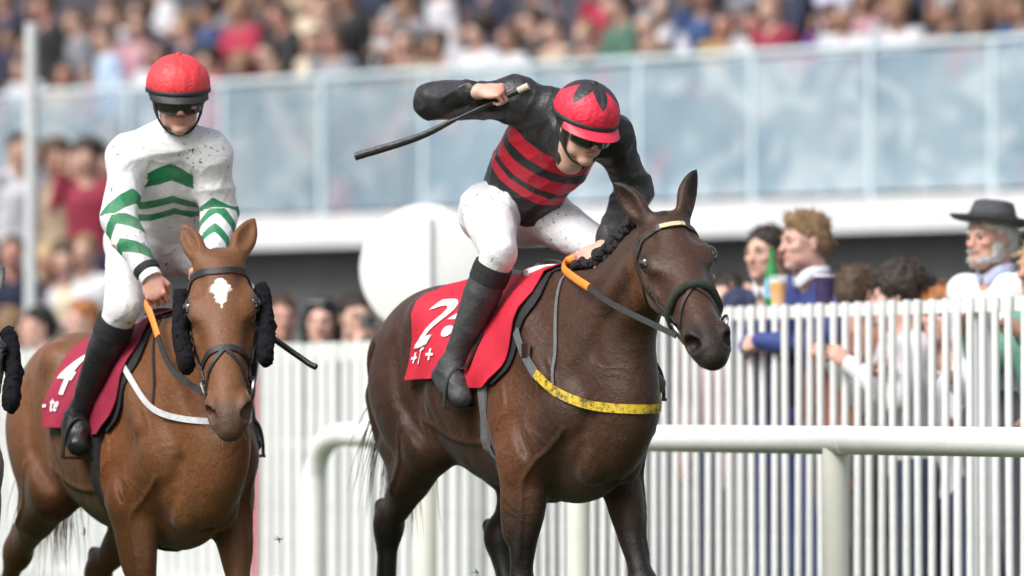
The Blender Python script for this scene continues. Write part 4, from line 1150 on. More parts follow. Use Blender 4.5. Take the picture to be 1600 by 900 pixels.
    if hair != 'bald':
        lo, hi = cloud_bounds([hf(0.13, 0.13, 0.2), hf(-0.2, -0.13, -0.3 if hair == 'long' else -0.12)], 0.1)
        G = Field(lo, hi, max(voxel * 0.8, 0.006)); ax = [hf.x, hf.y, hf.z]
        G.ell(hf(-0.020, 0, 0.050), (0.101, 0.084, 0.084), ax, 0)
        G.ell(hf(-0.055, 0, -0.005), (0.066, 0.076, 0.075), ax, 0.03)
        if hair == 'long':
            for g in (-1, 1): G.chain([hf(-0.03, g * 0.06, 0.05), hf(-0.05, g * 0.080, -0.06), hf(-0.05, g * 0.075, -0.20)], [0.05, 0.045, 0.035], 0.04)
            G.chain([hf(-0.08, 0, 0.02), hf(-0.10, 0, -0.12), hf(-0.09, 0, -0.22)], [0.06, 0.055, 0.045], 0.04)
        elif hair == 'quiff':
            G.ell(hf(0.022, 0, 0.108), (0.066, 0.058, 0.032), [hf.d(1, 0, 0.2), hf.y, hf.d(-0.2, 0, 1)], 0.04)
            G.ell(hf(-0.045, 0, 0.098), (0.068, 0.066, 0.036), ax, 0.03)
        elif hair == 'curly':
            G.ell(hf(-0.02, 0, 0.075), (0.118, 0.108, 0.100), ax, 0.02)
        G.ell(hf(0.085, 0, -0.045), (0.095, 0.080, 0.105), ax, 0.02, True)         # clear the face
        for g in (-1, 1): G.ell(hf(0.02, g * 0.10, -0.06), (0.045, 0.05, 0.07 if hair != 'long' else 0.001), ax, 0.01, True)
        w = fold_noise(seed + 8, 95 if hair == 'curly' else 75, 0.007 if hair == 'curly' else 0.0045, 8); G.warp(lambda x, y, z: w(x, y, z))
        P, Q = keep_largest(*G.mesh(0 if hair == 'curly' else 1)); out['hair'] = np_mesh('hair', P, Q)
        if detail: out['strands'] = strands(out['hair'], hf, 520, 0.05 if hair == 'long' else 0.026, seed, hair)
    return out, hf, A
_cm = {}
def cloth(col, rough=0.8):
    key = tuple(round(c, 3) for c in col)
    if key not in _cm: _cm[key] = pmat('fabric', col, rough, 0.14, 9, 0.25, 60, sheen=0.1)
    return _cm[key]
SKINS = [SKIN_PALE, SKIN_ROSY, skin_mat('tanned_skin', (0.50, 0.29, 0.20), 0.4), skin_mat('fair_skin', (0.60, 0.40, 0.33), 0.7)]
HAIRCOL = dict(black=(0.012, 0.010, 0.010), dark=(0.030, 0.020, 0.014), brown=(0.075, 0.045, 0.026), fair=(0.25, 0.15, 0.075), ginger=(0.38, 0.15, 0.045), grey=(0.30, 0.29, 0.28), white=(0.62, 0.60, 0.57), blond=(0.50, 0.36, 0.18))
def hair_mat(n):
    k = ('hair', n)
    if k not in _cm: _cm[k] = pmat(n + '_hair', HAIRCOL[n], 0.55, 0.35, 40, 0.6, 150)
    return _cm[k]
def place_figure(meshes, loc, facing, skin, top, leg, hair, label, group, shared=False, scale=1.0):
    """facing: world direction (x, y)."""
    o = empty('person', loc, math.atan2(facing[1], facing[0])); o.scale = (scale,) * 3
    tag(o, label, 'person', group); parts = {}
    for nm, m in (('body', skin), ('top', top), ('legwear', leg), ('hair', hair), ('strands', hair), ('eye-1', EYE_DARK), ('eye1', EYE_DARK), ('eyebrow-1', hair), ('eyebrow1', hair)):
        if nm not in meshes: continue
        me = meshes[nm]
        if not me.materials: me.materials.append(m)
        c = bpy.data.objects.new(nm.rstrip('-1'), me); COL.objects.link(c); c.parent = o
        c.material_slots[0].link = 'OBJECT'; c.material_slots[0].material = m
        if nm == 'strands': c.name = 'hair_strands'; c['kind'] = 'stuff'
        parts[nm] = c
    return o, parts
# ------------------------------------------------------------------ grandstand terrace with glass balustrade
SA = V(5.6, 41.53, 0); SB = V(-6.2, 52.35, 0)                 # balustrade line, right and left ends
ST = unit(SA - SB); SN = V(ST[1], -ST[0], 0); SN = SN if SN[1] < 0 else -SN    # along, and out towards the course
SL = float(np.linalg.norm(SA - SB)); sfr = Frame((0, 0, 0), ST, -SN)
FLOOR, GLASS_TOP, ROWS = 2.80, 4.0, 5
stand = empty('grandstand', lerp(SA, SB, 0.5)); tag(stand, 'grandstand terrace with pale blue glass balustrade above a grey wall', 'building')
CONC = pmat('pale_concrete', (0.62, 0.63, 0.64), 0.7, 0.08, 2, 0.2, 30)
DARKWALL = pmat('dark_grey_wall', (0.10, 0.102, 0.106), 0.7, 0.2, 1.0, 0.2, 20)
mb = MB(); mb.box(-SN * 3.0 + SN * 0.08 + V(0, 0, FLOOR - 0.14), (SL + 6, 6.16, 0.28), sfr); mb.build('terrace_slab', CONC, stand)
mb = MB(); mb.box(-SN * 0.45 + V(0, 0, (FLOOR - 0.285) / 2), (SL + 6, 0.3, FLOOR - 0.285), sfr); mb.build('lower_wall', DARKWALL, stand)
for r_ in range(1, ROWS):
    mb = MB(); mb.box(-SN * (0.75 * r_ + 2.0) + V(0, 0, FLOOR + 0.14 * r_ + 0.002), (SL + 20, 4.0, 0.28 * r_), sfr); mb.build('step', DARKWALL, stand)
mb = MB(); mb.box(-SN * 6.3 + V(0, 0, 4.4), (SL + 20, 0.3, 8.8), sfr); mb.build('back_wall', pmat('stand_back', (0.05, 0.05, 0.065), 0.8), stand)
GLASS = NT('tinted_printed_glass'); _v = GLASS.coord('Object')
blot = GLASS.noise(1.6, 3, 0.5, _v, 0.6)
c_ = GLASS.ramp(GLASS.noise(0.9, 3, 0.5, _v), [(0.30, (0.20, 0.30, 0.38)), (0.52, (0.30, 0.41, 0.48)), (0.75, (0.46, 0.55, 0.60))])
c_ = GLASS.mix(GLASS.math('MULTIPLY', GLASS.ramp(blot, [(0.55, (0, 0, 0)), (0.64, (1, 1, 1))]), 0.32), c_, (0.62, 0.30, 0.38))
c_ = GLASS.mix(GLASS.math('MULTIPLY', GLASS.ramp(GLASS.noise(2.3, 2, 0.5, _v, 1.2), [(0.50, (0, 0, 0)), (0.66, (1, 1, 1))]), 0.4), c_, (0.78, 0.83, 0.86))
GLASS.color(c_); GLASS.setb(Roughness=0.25, Alpha=0.70); GLASS = GLASS.m
GLASS_CLEAR = GLASS.copy(); GLASS_CLEAR.name = 'clearer_glass'; GLASS_CLEAR.node_tree.nodes['Principled BSDF'].inputs['Alpha'].default_value = 0.46
STEELPALE = pmat('pale_metal', (0.50, 0.60, 0.64), 0.4, 0.08, 5)
NP_ = 13
pw = SL / NP_
for i in range(NP_):
    c = ST * (-SL / 2 + (i + 0.5) * pw)
    mb = MB(); mb.box(c + V(0, 0, (FLOOR + 0.04 + GLASS_TOP - 0.04) / 2), (pw - 0.05, 0.018, GLASS_TOP - FLOOR - 0.08), sfr); mb.build('glass_panel', GLASS if i > 5 else GLASS_CLEAR, stand)
for i in range(NP_ + 1):
    mb = MB(); mb.box(ST * (-SL / 2 + i * pw) + V(0, 0, (FLOOR + GLASS_TOP) / 2), (0.045, 0.05, GLASS_TOP - FLOOR), sfr); mb.build('baluster', STEELPALE, stand)
mb = MB(); mb.tube([ST * (-SL / 2 - 0.1) + V(0, 0, GLASS_TOP + 0.01), ST * (SL / 2 + 0.1) + V(0, 0, GLASS_TOP + 0.01)], 0.03, 12); mb.build('handrail', STEELPALE, stand)

# crowd on the terrace: a few figure shapes, each person placed, coloured and turned on its own
CROWD = [figure(0.018, 'm', 0.08, None, 0.0, 0.1, 'short', detail=False, seed=1)[0],
         figure(0.018, 'f', 0.05, {'R': (V(0.05, -0.24, 1.12), V(0.22, -0.10, 1.18), V(0.5, 0.5, 0.4), V(0, -0.5, 0.8)), 'L': (V(0.02, 0.24, 1.12), V(0.20, 0.10, 1.10), V(0.5, -0.6, 0.2), V(0, 0.3, 0.9))}, 0.15, 0.05, 'long', skirt=True, height=1.66, detail=False, seed=2)[0],
         figure(0.018, 'm', 0.18, {'R': (V(0.20, -0.26, 1.12), V(0.40, -0.12, 1.20), V(0.8, 0.4, 0), V(0, 0, 1)), 'L': (V(0.20, 0.26, 1.12), V(0.40, 0.12, 1.20), V(0.8, -0.4, 0), V(0, 0, 1))}, -0.2, 0.15, 'short', detail=False, seed=3)[0],
         figure(0.018, 'f', 0.06, {'R': (V(0.06, -0.26, 1.20), V(0.10, -0.16, 1.48), V(0.2, 0.2, 1), V(0, -1, 0.1))}, -0.1, 0.0, 'curly', height=1.68, detail=False, seed=4)[0]]
CDEF = dict(navy=(0.012, 0.016, 0.045), black=(0.012, 0.012, 0.014), white=(0.56, 0.56, 0.60), cream=(0.62, 0.54, 0.40), beige=(0.42, 0.32, 0.22), pink=(0.42, 0.22, 0.27), red=(0.36, 0.018, 0.055), maroon=(0.22, 0.012, 0.035), blue=(0.03, 0.07, 0.19), brown=(0.14, 0.075, 0.045), grey=(0.20, 0.21, 0.24), lilac=(0.58, 0.55, 0.70), green=(0.05, 0.12, 0.085), gold=(0.34, 0.22, 0.06), teal=(0.04, 0.22, 0.28))
CDEF['pale blue'] = (0.42, 0.54, 0.72); CDEF['purple'] = (0.18, 0.04, 0.25)
ORD = ['first', 'second', 'third', 'fourth', 'fifth', 'sixth', 'seventh', 'eighth', 'ninth', 'tenth', 'eleventh', 'twelfth', 'thirteenth', 'fourteenth', 'fifteenth', 'sixteenth', 'seventeenth', 'eighteenth', 'nineteenth', 'twentieth', 'twenty-first', 'twenty-second', 'twenty-third', 'twenty-fourth', 'twenty-fifth', 'twenty-sixth', 'twenty-seventh', 'twenty-eighth']
ROWNAME = ['front', 'second', 'third', 'fourth']
ROWCOL = ['navy black navy white beige pink pale_blue white white red navy brown cream grey navy brown beige white white beige black green brown gold white maroon purple white white navy brown blue beige navy black navy pink'.split(),
          'black navy navy black grey pink navy red black black white grey navy black brown white blue black navy pink black brown navy maroon black grey'.split(),
          'grey navy black white navy blue black cream black white navy grey red navy black grey lilac navy black brown blue black navy grey'.split(),
          'navy brown white grey beige navy black pink white brown blue navy cream black red white navy'.split()]
HN = ['dark', 'brown', 'black', 'fair', 'dark', 'grey', 'brown', 'black', 'dark', 'black']
cr = random.Random(12)
CROWD_SKINS = [skin_mat('crowd_skin', (0.44, 0.28, 0.22)), skin_mat('crowd_skin_ruddy', (0.42, 0.24, 0.19), 0.8), skin_mat('crowd_skin_tan', (0.32, 0.19, 0.13)), skin_mat('crowd_skin_fair', (0.50, 0.33, 0.27))]
for r_ in range(4):
    cols = ROWCOL[r_]; n = len(cols); xl = 0.0 if r_ == 0 else 1.6; step = (SL - 0.6 + xl) / n
    row = []
    for i, cn in enumerate(cols):
        along = -SL / 2 + 0.4 - xl + (i + 0.5) * step + cr.uniform(-0.2, 0.2) * (0.6 if r_ == 0 else 1)
        depth = 0.34 + 0.75 * r_ + cr.uniform(-0.05, 0.30)
        p = V(stand.location) + ST * along - SN * depth + V(0, 0, FLOOR + 0.28 * r_ + 0.004)
        if abs(p[0] / p[1]) < 0.097: row.append((p[0] / p[1], p, cn.replace('_', ' ')))     # the photograph shows no more of the row
    row.sort(key=lambda q: q[0]); n = len(row)
    for i, (_, p, cn) in enumerate(row):
        k = cr.randrange(4); sx = 'man' if k in (0, 2) else 'woman'
        hn = cr.choice(HN); face = SN + ST * cr.uniform(-0.7, 0.7)
        ln = cr.choice(['black', 'navy', 'grey', 'black', 'brown', 'navy'])
        where = ORD[i] + ' from the left' if i < (n + 1) // 2 else ORD[n - 1 - i] + ' from the right'
        place_figure(CROWD[k], p, face, CROWD_SKINS[cr.randrange(4)], cloth(CDEF[cn]), cloth(CDEF[ln] if k != 1 else CDEF[cn]), hair_mat(hn),
                     '%s haired %s in %s, %s in the %s terrace row' % (hn, sx, cn, where, ROWNAME[r_]), 'spectators on the grandstand terrace', True, cr.uniform(0.88, 1.06))
# raised viewing step at the left with a handful of people and a silver pole
plat = empty('viewing_step', (-3.55, 39.6, 0)); tag(plat, 'low concrete viewing step at the left edge under the standing group', 'platform')
mb = MB(); mb.box((0, 0.2, 0.66), (3.4, 2.6, 1.32)); mb.build('block', CONC, plat)
mb = MB(); mb.box((0, -1.16, 0.30), (3.4, 0.30, 0.60)); mb.build('lower_tread', CONC, plat)
pole = empty('pole', ((48 - 800) / 8600 * 37.0, 37.0, 0)); tag(pole, 'tall silver pole at the left edge in front of the standing group', 'pole')
mb = MB(); mb.tube([(0, 0, 0), (0, 0, 3.7)], 0.042, 16); mb.build('shaft', pmat('silver_paint', (0.55, 0.57, 0.58), 0.35, 0.08, 6), pole)
mb = MB(); mb.lathe([(0.0, 0.06), (0.10, 0.05), (0.12, 0.0), (0.055, -0.005)], Frame((0, 0, 0.005), (1, 0, 0), (0, 1, 0)), 18); mb.build('base_plate', STEELPALE, pole)
for i, (x, Y, cn, hn, k, lab) in enumerate([
        (22, 39.2, 'white', 'dark', 0, 'dark haired man in white shirt at the far left behind the silver pole'),
        (44, 39.9, 'navy', 'brown', 2, 'brown haired man in navy jacket just behind the silver pole'),
        (86, 39.3, 'beige', 'brown', 3, 'woman in beige top right of the silver pole'),
        (118, 39.8, 'brown', 'fair', 1, 'fair haired woman in brown dress near the white jockey sleeve'),
        (140, 39.2, 'maroon', 'dark', 3, 'dark haired woman in maroon half hidden by the white jacketed jockey'),
        (64, 40.5, 'black', 'black', 2, 'dark figure in black at the back between the pole and the beige woman'),
        (104, 40.6, 'navy', 'dark', 0, 'dark haired man in navy behind the fair haired woman near the pole'),
        (160, 40.5, 'black', 'brown', 0, 'man in black at the back of the group beside the white jacketed jockey'),
        (176, 40.0, 'pink', 'brown', 1, 'brown haired woman in pink behind the white jacketed jockey')]):
    place_figure(CROWD[k], ((x - 800) / 8600 * Y, Y, 1.324), (0.6 - 0.2 * i, -1.0), CROWD_SKINS[i % 4], cloth(CDEF[cn]), cloth(CDEF['navy']), hair_mat(hn), lab, 'spectators on the viewing step', True, 1.0)
for i, (x, cn, hn, k, lab) in enumerate([(12, 'navy', 'dark', 2, 'person in navy standing low in front of the group at the left edge'), (72, 'white', 'blond', 1, 'blond woman in white dress standing low just right of the silver pole'),
        (104, 'cream', 'brown', 3, 'woman in cream standing low in front of the beige woman'), (138, 'white', 'fair', 0, 'man in white shirt standing low beside the jockey in white')]):
    place_figure(CROWD[k], ((x - 800) / 8600 * 38.35, 38.35, 0.604), (0.3 - 0.2 * i, -1.0), CROWD_SKINS[(i + 1) % 4], cloth(CDEF[cn]), cloth(CDEF['navy']), hair_mat(hn), lab, 'spectators on the viewing step', True, 0.98)
# ------------------------------------------------------------------ tack
def side_skin(bvh, x, z, sgn, off):
    """Point on the flank at (x, z) seen square from the side."""
    loc, nor, _, _ = bvh.ray_cast(Vector((x, sgn * 1.2, z)), Vector((0, -sgn, 0)))
    if loc is None: return None
    return V(loc) + V(nor) * off
def over_back(bvh, x, s, off):
    """Point on the trunk at station x; s = signed arc angle from the spine (negative = right)."""
    zc = 1.20
    d = V(0, math.sin(s), math.cos(s))
    loc, nor, _, _ = bvh.ray_cast(Vector((x, 1.0 * d[1], zc + 1.0 * d[2])), Vector((0, -d[1], -d[2])))
    if loc is None: return V(x, 0.25 * d[1], zc + 0.3 * d[2])
    n = V(nor); n = unit(n * V(0.3, 1, 1))
    return V(loc) + n * off
def smooth_grid(A, it=2):
    A = np.array(A)
    for _ in range(it):
        B = A.copy()
        B[1:-1, 1:-1] = 0.5 * A[1:-1, 1:-1] + 0.125 * (A[:-2, 1:-1] + A[2:, 1:-1] + A[1:-1, :-2] + A[1:-1, 2:])
        A = B
    return A
def cloth_sheet(bvh, back, front, s0, s1, off, nx=14, ns=22, ripple=0.004, flare=0.0, seed=0):
    """Sheet over the back: back(t), front(t) give x at arc fraction t (0..1 from s0 to s1)."""
    rows = []
    for i in range(nx + 1):
        row = []
        for j in range(ns + 1):
            t = j / ns; s = s0 + (s1 - s0) * t
            x = lerp(back(t), front(t), i / nx)
            edge = abs(2 * t - 1)
            o = off + ripple * (math.sin(17 * x + 5 * s + seed) + math.sin(31 * x - 9 * s)) * edge + flare * edge ** 3
            row.append(over_back(bvh, float(x), s, o))
        rows.append(row)
    return smooth_grid(rows, 2)
def print_on(grid, txt, size, uv, name, parent, mat, lift=0.004, shear=0.0):
    """Flat lettering laid on a sheet: grid rows run along u, columns along v."""
    cu = bpy.data.curves.new('lettering', 'FONT'); cu.body = txt; cu.size = 1.0; cu.shear = shear; cu.offset = 0.02
    tmp = bpy.data.objects.new('lettering', cu); COL.objects.link(tmp)
    dg = bpy.context.evaluated_depsgraph_get()
    me = bpy.data.meshes.new_from_object(tmp.evaluated_get(dg)); bpy.data.objects.remove(tmp)
    bm = bmesh.new(); bm.from_mesh(me)
    bmesh.ops.triangulate(bm, faces=bm.faces)
    for _ in range(2): bmesh.ops.subdivide_edges(bm, edges=bm.edges, cuts=1, use_grid_fill=True)
    A = np.asarray(grid); m, n = A.shape[0] - 1, A.shape[1] - 1
    du = np.gradient(A, axis=0); dv = np.gradient(A, axis=1); N = np.cross(du, dv); N /= np.linalg.norm(N, axis=2, keepdims=True) + 1e-9
    ctr = A[m // 2, n // 2] - A.mean((0, 1)) * 0
    Lu = np.linalg.norm(A[m, n // 2] - A[0, n // 2]); Lv = sum(np.linalg.norm(A[m // 2, j + 1] - A[m // 2, j]) for j in range(n))
    out = V(0, np.sign(A[m // 2, n // 2][1]) or 1, 0.1)
    def samp(B, a, b):
        a = min(max(a, 0), m - 1e-4); b = min(max(b, 0), n - 1e-4); i, j = int(a), int(b); fa, fb = a - i, b - j
        return (B[i, j] * (1 - fa) + B[i + 1, j] * fa) * (1 - fb) + (B[i, j + 1] * (1 - fa) + B[i + 1, j + 1] * fa) * fb
    for v in bm.verts:
        a = (uv[0] + v.co.x * size / Lu) * m; b = (uv[1] - v.co.y * size / Lv) * n
        nn = samp(N, a, b); nn = unit(nn); nn = nn if np.dot(nn, out) > 0 else -nn
        v.co = Vector(samp(A, a, b) + nn * lift)
    bm.to_mesh(me); bm.free(); me.name = name
    return link(name, me, mat, parent)
def sheet(rows, name, mat, parent, thick=0.004):
    mb = MB(); mb.grid(rows, thick); return mb.build(name, mat, parent, True, 60)
def ring(c, ax, r, w, name, mat, parent, n=20, a0=0, a1=2 * math.pi):
    f = Frame(c, ax, (0.3, 0.5, 0.8)); mb = MB()
    mb.tube([f(0, r * math.cos(a), r * math.sin(a)) for a in np.linspace(a0, a1, n)], w, 8, True); return mb.build(name, mat, parent)
def head_strap(bvh, hf, pts, w, name, mat, parent, off=0.004, thick=0.2):
    return strap(bvh, [hf(*p) for p in pts], w, name, mat, parent, off, 5, thick)
def hair_tuft(root_pts, dirs, name, mat, parent, n, length, width, seed, droop=0.3, curl=0.05):
    """Loose strands as thin tapered tubes in one part."""
    r = np.random.RandomState(seed); mb = MB()
    for _ in range(n):
        i = r.randint(len(root_pts)); p = V(root_pts[i]) + r.normal(size=3) * 0.008; d = unit(V(dirs[i]) + r.normal(size=3) * 0.22)
        L = length * (0.5 + 0.6 * r.rand()); q = [p]; ph = r.rand() * 6
        for k in range(7):
            d = unit(d + V(0, 0, -droop / 7) + curl * V(math.sin(ph + k), math.cos(ph * 2 + k * 1.3), 0.3 * math.sin(k + ph)))
            q.append(q[-1] + d * L / 7)
        mb.tube(q, [width, width, width, width * 0.9, width * 0.8, width * 0.6, width * 0.4, width * 0.1], 4, False)
    return tag(mb.build(name, mat, parent), kind='stuff')

LID = pmat('eyelid_skin', (0.020, 0.015, 0.012), 0.45, 0.3, 60, 0.3, 200)
def eye_point(bvh, hf, s_):
    loc, nor, _, _ = bvh.ray_cast(Vector(tuple(hf(0.158, s_ * 0.26, 0.050))), Vector(tuple(unit(hf.d(0, -0.88 * s_, -0.48)))))
    return V(loc), V(nor)
def build_horse(name, label, pose, place, coat, voxel, star, points, group=None):
    X, Y, phi, z0, k = place
    root = empty(name, (X, Y, z0), -R(90 - phi)); root.scale = (k, k, k)
    tag(root, label, 'horse', group)
    P, Q, hf = horse_body(pose, voxel)
    body = link('body', np_mesh('body', P, Q, True, horse_attrs(P, pose, hf, star, points)), coat, root)
    bvh = bvh_of(P, Q)
    for s_ in (-1, 1):
        e0, en = eye_point(bvh, hf, s_); f = Frame(e0 - en * 0.012, hf.x, hf.y)
        mb = MB()
        mb.lathe([(0.024 * math.sin(a), 0.024 * math.cos(a)) for a in np.linspace(0.01, math.pi - 0.01, 12)], f, 18)
        ey = mb.build('eye', EYE_DARK, root)
        mb = MB()
        for zz, bend in ((0.013, 0.010), (-0.013, -0.006)):
            L = [snap(bvh, hf(0.158 + 0.030 * t, s_ * 0.13, -0.028 + zz + bend * (1 - t * t)), 0.001)[0] for t in np.linspace(-1, 1, 11)]
            mb.tube(smooth_line(L, 2), [0.002] + [0.0055] * 19 + [0.002], 8)
        mb.build('eyelid', LID, ey)
    return root, P, Q, hf, bvh
def bridle(root, hf, bvh, mat, band_mat=None, jewel=None, noseband=None, nosew=0.022):
    br = head_strap(bvh, hf, [(0.055, -0.125, -0.10), (0.045, -0.105, -0.02), (0.052, -0.06, 0.02), (0.06, 0, 0.02), (0.052, 0.06, 0.02), (0.045, 0.105, -0.02), (0.055, 0.125, -0.10)], 0.022, 'browband', band_mat or mat, root)
    if jewel: head_strap(bvh, hf, [(0.060, -0.035, 0.03), (0.062, 0, 0.03), (0.058, 0.05, 0.03)], 0.016, 'jewelled_strip', jewel, br, 0.009)
    for s_ in (-1, 1):
        cs = head_strap(bvh, hf, [(0.02, s_ * 0.10, -0.04), (0.05, s_ * 0.12, -0.09), (0.16, s_ * 0.13, -0.135), (0.30, s_ * 0.12, -0.11), (0.42, s_ * 0.09, -0.095)], 0.018, 'cheek_strap', mat, root)
        head_strap(bvh, hf, [(0.05, s_ * 0.12, -0.105), (0.14, s_ * 0.13, -0.16), (0.12, s_ * 0.08, -0.26), (0.10, 0, -0.28)], 0.014, 'throat_lash', mat, root, 0.004)
        bx = mb = MB(); mb.box(snap(bvh, hf(0.20, s_ * 0.12, -0.105), 0.005)[0], (0.018, 0.006, 0.016), hf); mb.build('buckle', STEEL, cs)
        p, nn = snap(bvh, hf(0.455, s_ * 0.09, -0.105), 0.012)
        ring(p, nn, 0.040, 0.0050, 'bit_ring', STEEL, root)
        mb = MB(); mb.tube([p, hf(0.47, s_ * 0.02, -0.112)], 0.008, 10); mb.build('bit', STEEL, root)
    nz = [(0.36, -0.02, -0.21), (0.375, -0.08, -0.16), (0.362, -0.09, -0.07), (0.352, -0.045, 0.01), (0.35, 0, 0.015), (0.352, 0.045, 0.01), (0.362, 0.09, -0.07), (0.375, 0.08, -0.16), (0.36, 0.02, -0.21)]
    if noseband:
        line = [snap(bvh, hf(*p), 0.010)[0] for p in smooth_line(nz, 6)]
        mb = MB(); mb.tube(line, 0.0145, 12, False); mb.build('sheepskin_noseband', noseband, root)
    else:
        head_strap(bvh, hf, nz, nosew, 'noseband', mat, root, 0.005)
    head_strap(bvh, hf, [(0.352, 0.0, 0.016), (0.40, -0.045, -0.005), (0.46, -0.085, -0.07), (0.50, -0.075, -0.14), (0.48, 0, -0.17)], 0.013, 'flash_strap', mat, root, 0.006)
    head_strap(bvh, hf, [(0.352, 0.0, 0.016), (0.40, 0.045, -0.005), (0.46, 0.085, -0.07), (0.50, 0.075, -0.14), (0.48, 0, -0.17)], 0.013, 'flash_strap', mat, root, 0.006)
def saddle(root, bvh, cloth, lining, print_mat, x_front, number, words, nb, xs=0.0, seed=0):
    # number cloth behind, saddle cloth in front, thin racing saddle on top
    ncb = lambda t: xs - 0.64 - 0.02 * math.cos(6 * t)
    nc = cloth_sheet(bvh, lambda t: xs + nb[0] + nb[1] * abs(2 * t - 1) ** 2, lambda t: xs - 0.24, -nb[2], nb[2], 0.016, 16, 30, 0.008, 0.014, seed)
    o = sheet(nc, 'number_cloth', cloth, root)
    half = nc[:, :16][:, ::-1]                                  # right flank: rows front-to-back u, columns spine-to-hem v
    u = half[::1]
    print_on(u, number, 0.27, (nb[3], 0.72), 'number', o, print_mat, 0.005, 0.25)
    print_on(u, words, 0.085, (nb[4], 0.87), 'lettering', o, print_mat, 0.005)
    fc = cloth_sheet(bvh, lambda t: xs - 0.30 + 0.05 * abs(2 * t - 1), lambda t: xs + x_front(abs(2 * t - 1)), -1.62, 1.62, 0.023, 14, 30, 0.006, 0.008, seed + 3)
    sheet(fc, 'saddle_cloth', cloth, root)
    pad = cloth_sheet(bvh, lambda t: xs - 0.20 + 0.05 * abs(2 * t - 1), lambda t: xs + x_front(abs(2 * t - 1)) + 0.035, -1.58, 1.58, 0.012, 12, 30, 0.003, 0.0, seed + 3)
    sheet(pad, 'saddle_lining', lining, root)
    G = Field((xs - 0.52, -0.22, 1.30), (xs + 0.02, 0.22, 1.70), 0.007)
    G.chain([(xs - 0.46, 0, 1.575), (xs - 0.36, 0, 1.55), (xs - 0.22, 0, 1.555), (xs - 0.10, 0, 1.595)], [0.035, 0.030, 0.030, 0.038], 0.0, (0, 1, 0), [3.4, 3.2, 2.6, 2.0])
    for s_ in (-1, 1):
        G.chain([(xs - 0.16, s_ * 0.07, 1.55), (xs - 0.15, s_ * 0.17, 1.46), (xs - 0.14, s_ * 0.215, 1.36)], [0.022, 0.016, 0.012], 0.02)
    P, Q = keep_largest(*G.mesh(1))
    sd = link('saddle', np_mesh('saddle', P, Q), BLACK_LEATHER, root)
    mb = MB(); L = [(xs - 0.06 - 0.03 * abs(y) * 10 * abs(y), y, 1.60 - 1.6 * y * y) for y in np.linspace(-0.11, 0.11, 13)]
    mb.tube(L, 0.024, 10, True, ((1, 0, 0), 0.6)); mb.build('pommel_pad', WHITE_PRINT, sd)
    return sd
def stirrup(root, foot, knee_pt, name='stirrup'):
    """Iron hung from the saddle by its leather; foot = ball of the foot in the horse's frame."""
    foot = V(foot)
    mb = MB(); mb.tube(smooth_line([knee_pt, lerp(knee_pt, foot, 0.5) + V(0, np.sign(foot[1]) * 0.015, 0), foot + V(-0.01, 0, 0.10)], 5), 0.011, 4, True, ((1, 0, 0.3), 0.2)); lt = mb.build('stirrup_leather', BLACK_STRAP, root)
    mb = MB(); f = Frame(foot, (1, 0, 0), (0, 1, 0))
    arch = [f(0, 0.055 * math.cos(a), -0.025 + 0.125 * math.sin(a) ** 0.8) for a in np.linspace(0.02, math.pi - 0.02, 19)]
    mb.tube([f(0, 0.055, -0.03)] + arch + [f(0, -0.055, -0.03)], 0.0065, 8); mb.box(f(0, 0, -0.035), (0.035, 0.115, 0.010), f); mb.build('stirrup_iron', BLACK_STRAP, lt)
def rein(pts, split, name_parent, w=0.011):
    L = smooth_line(pts, 8); n = int(len(L) * split)
    mb = MB(); mb.tube(L[:n + 1], w * 1.25, 8, True, ((0, 0.3, 1), 0.45)); a = mb.build('rein_grip', ORANGE_RUBBER, name_parent)
    mb = MB(); mb.tube(L[n:], w * 0.9, 4, True, ((0, 0.3, 1), 0.3)); mb.build('rein', BLACK_STRAP, name_parent)

# ------------------------------------------------------------------ the bay and its rider
BAY = coat_mat('bay_coat', (0.064, 0.027, 0.014), (0.010, 0.008, 0.007), (0.105, 0.055, 0.033), (0.17, 0.058, 0.019))
CHESTNUT = coat_mat('chestnut_coat', (0.205, 0.080, 0.028), (0.055, 0.045, 0.042), (0.26, 0.12, 0.056), (0.24, 0.075, 0.020))
PLB = (0.18605, 20.0, 28.0, -0.08, 1.06)
PLC = (-1.27433, 20.6, 24.0, -0.28, 1.08)
def to_horse(p, pl): return V(p[0] / pl[4], p[1] / pl[4], (p[2] - pl[3]) / pl[4])
def wdir(phi, r, c, u):
    """Direction from picture right, towards the camera, up, into a horse frame."""
    s, co = math.sin(R(phi)), math.cos(R(phi)); return V(s * r + co * c, co * r - s * c, u)

bay, PB, QB, hfB, bvB = build_horse('racehorse', 'dark bay racehorse in front, with red number cloth and yellow breast strap', POSE_B, PLB, BAY, 0.0065, False, True)
GOLD = pmat('gold_beads', (0.75, 0.55, 0.33), 0.35, 0.5, 180, 0.6, 200)
GREEN_WOOL = pmat('dark_green_fleece', (0.03, 0.036, 0.028), 0.9, 0.3, 80, 0.8, 220)
YELLOW_WEB = NT('yellow_webbing')
_v = YELLOW_WEB.coord()
YELLOW_WEB.color(YELLOW_WEB.mix(YELLOW_WEB.ramp(YELLOW_WEB.noise(45.0, 4, 0.7, _v), [(0.46, (0, 0, 0)), (0.62, (1, 1, 1))]), (0.62, 0.42, 0.02), (0.09, 0.07, 0.03)))
YELLOW_WEB.setb(Roughness=0.6); YELLOW_WEB = YELLOW_WEB.m
bridle(bay, hfB, bvB, BROWN_LEATHER, jewel=GOLD, noseband=GREEN_WOOL)
saddle(bay, bvB, RED_CLOTH, BLACK_CLOTH, WHITE_PRINT, lambda e: 0.02 + 0.10 * e * (1 - e) * 2 - 0.11 * e ** 3, '26', '+ T +', (-0.60, -0.06, 1.50, 0.06, 0.04), 0.0, 1)
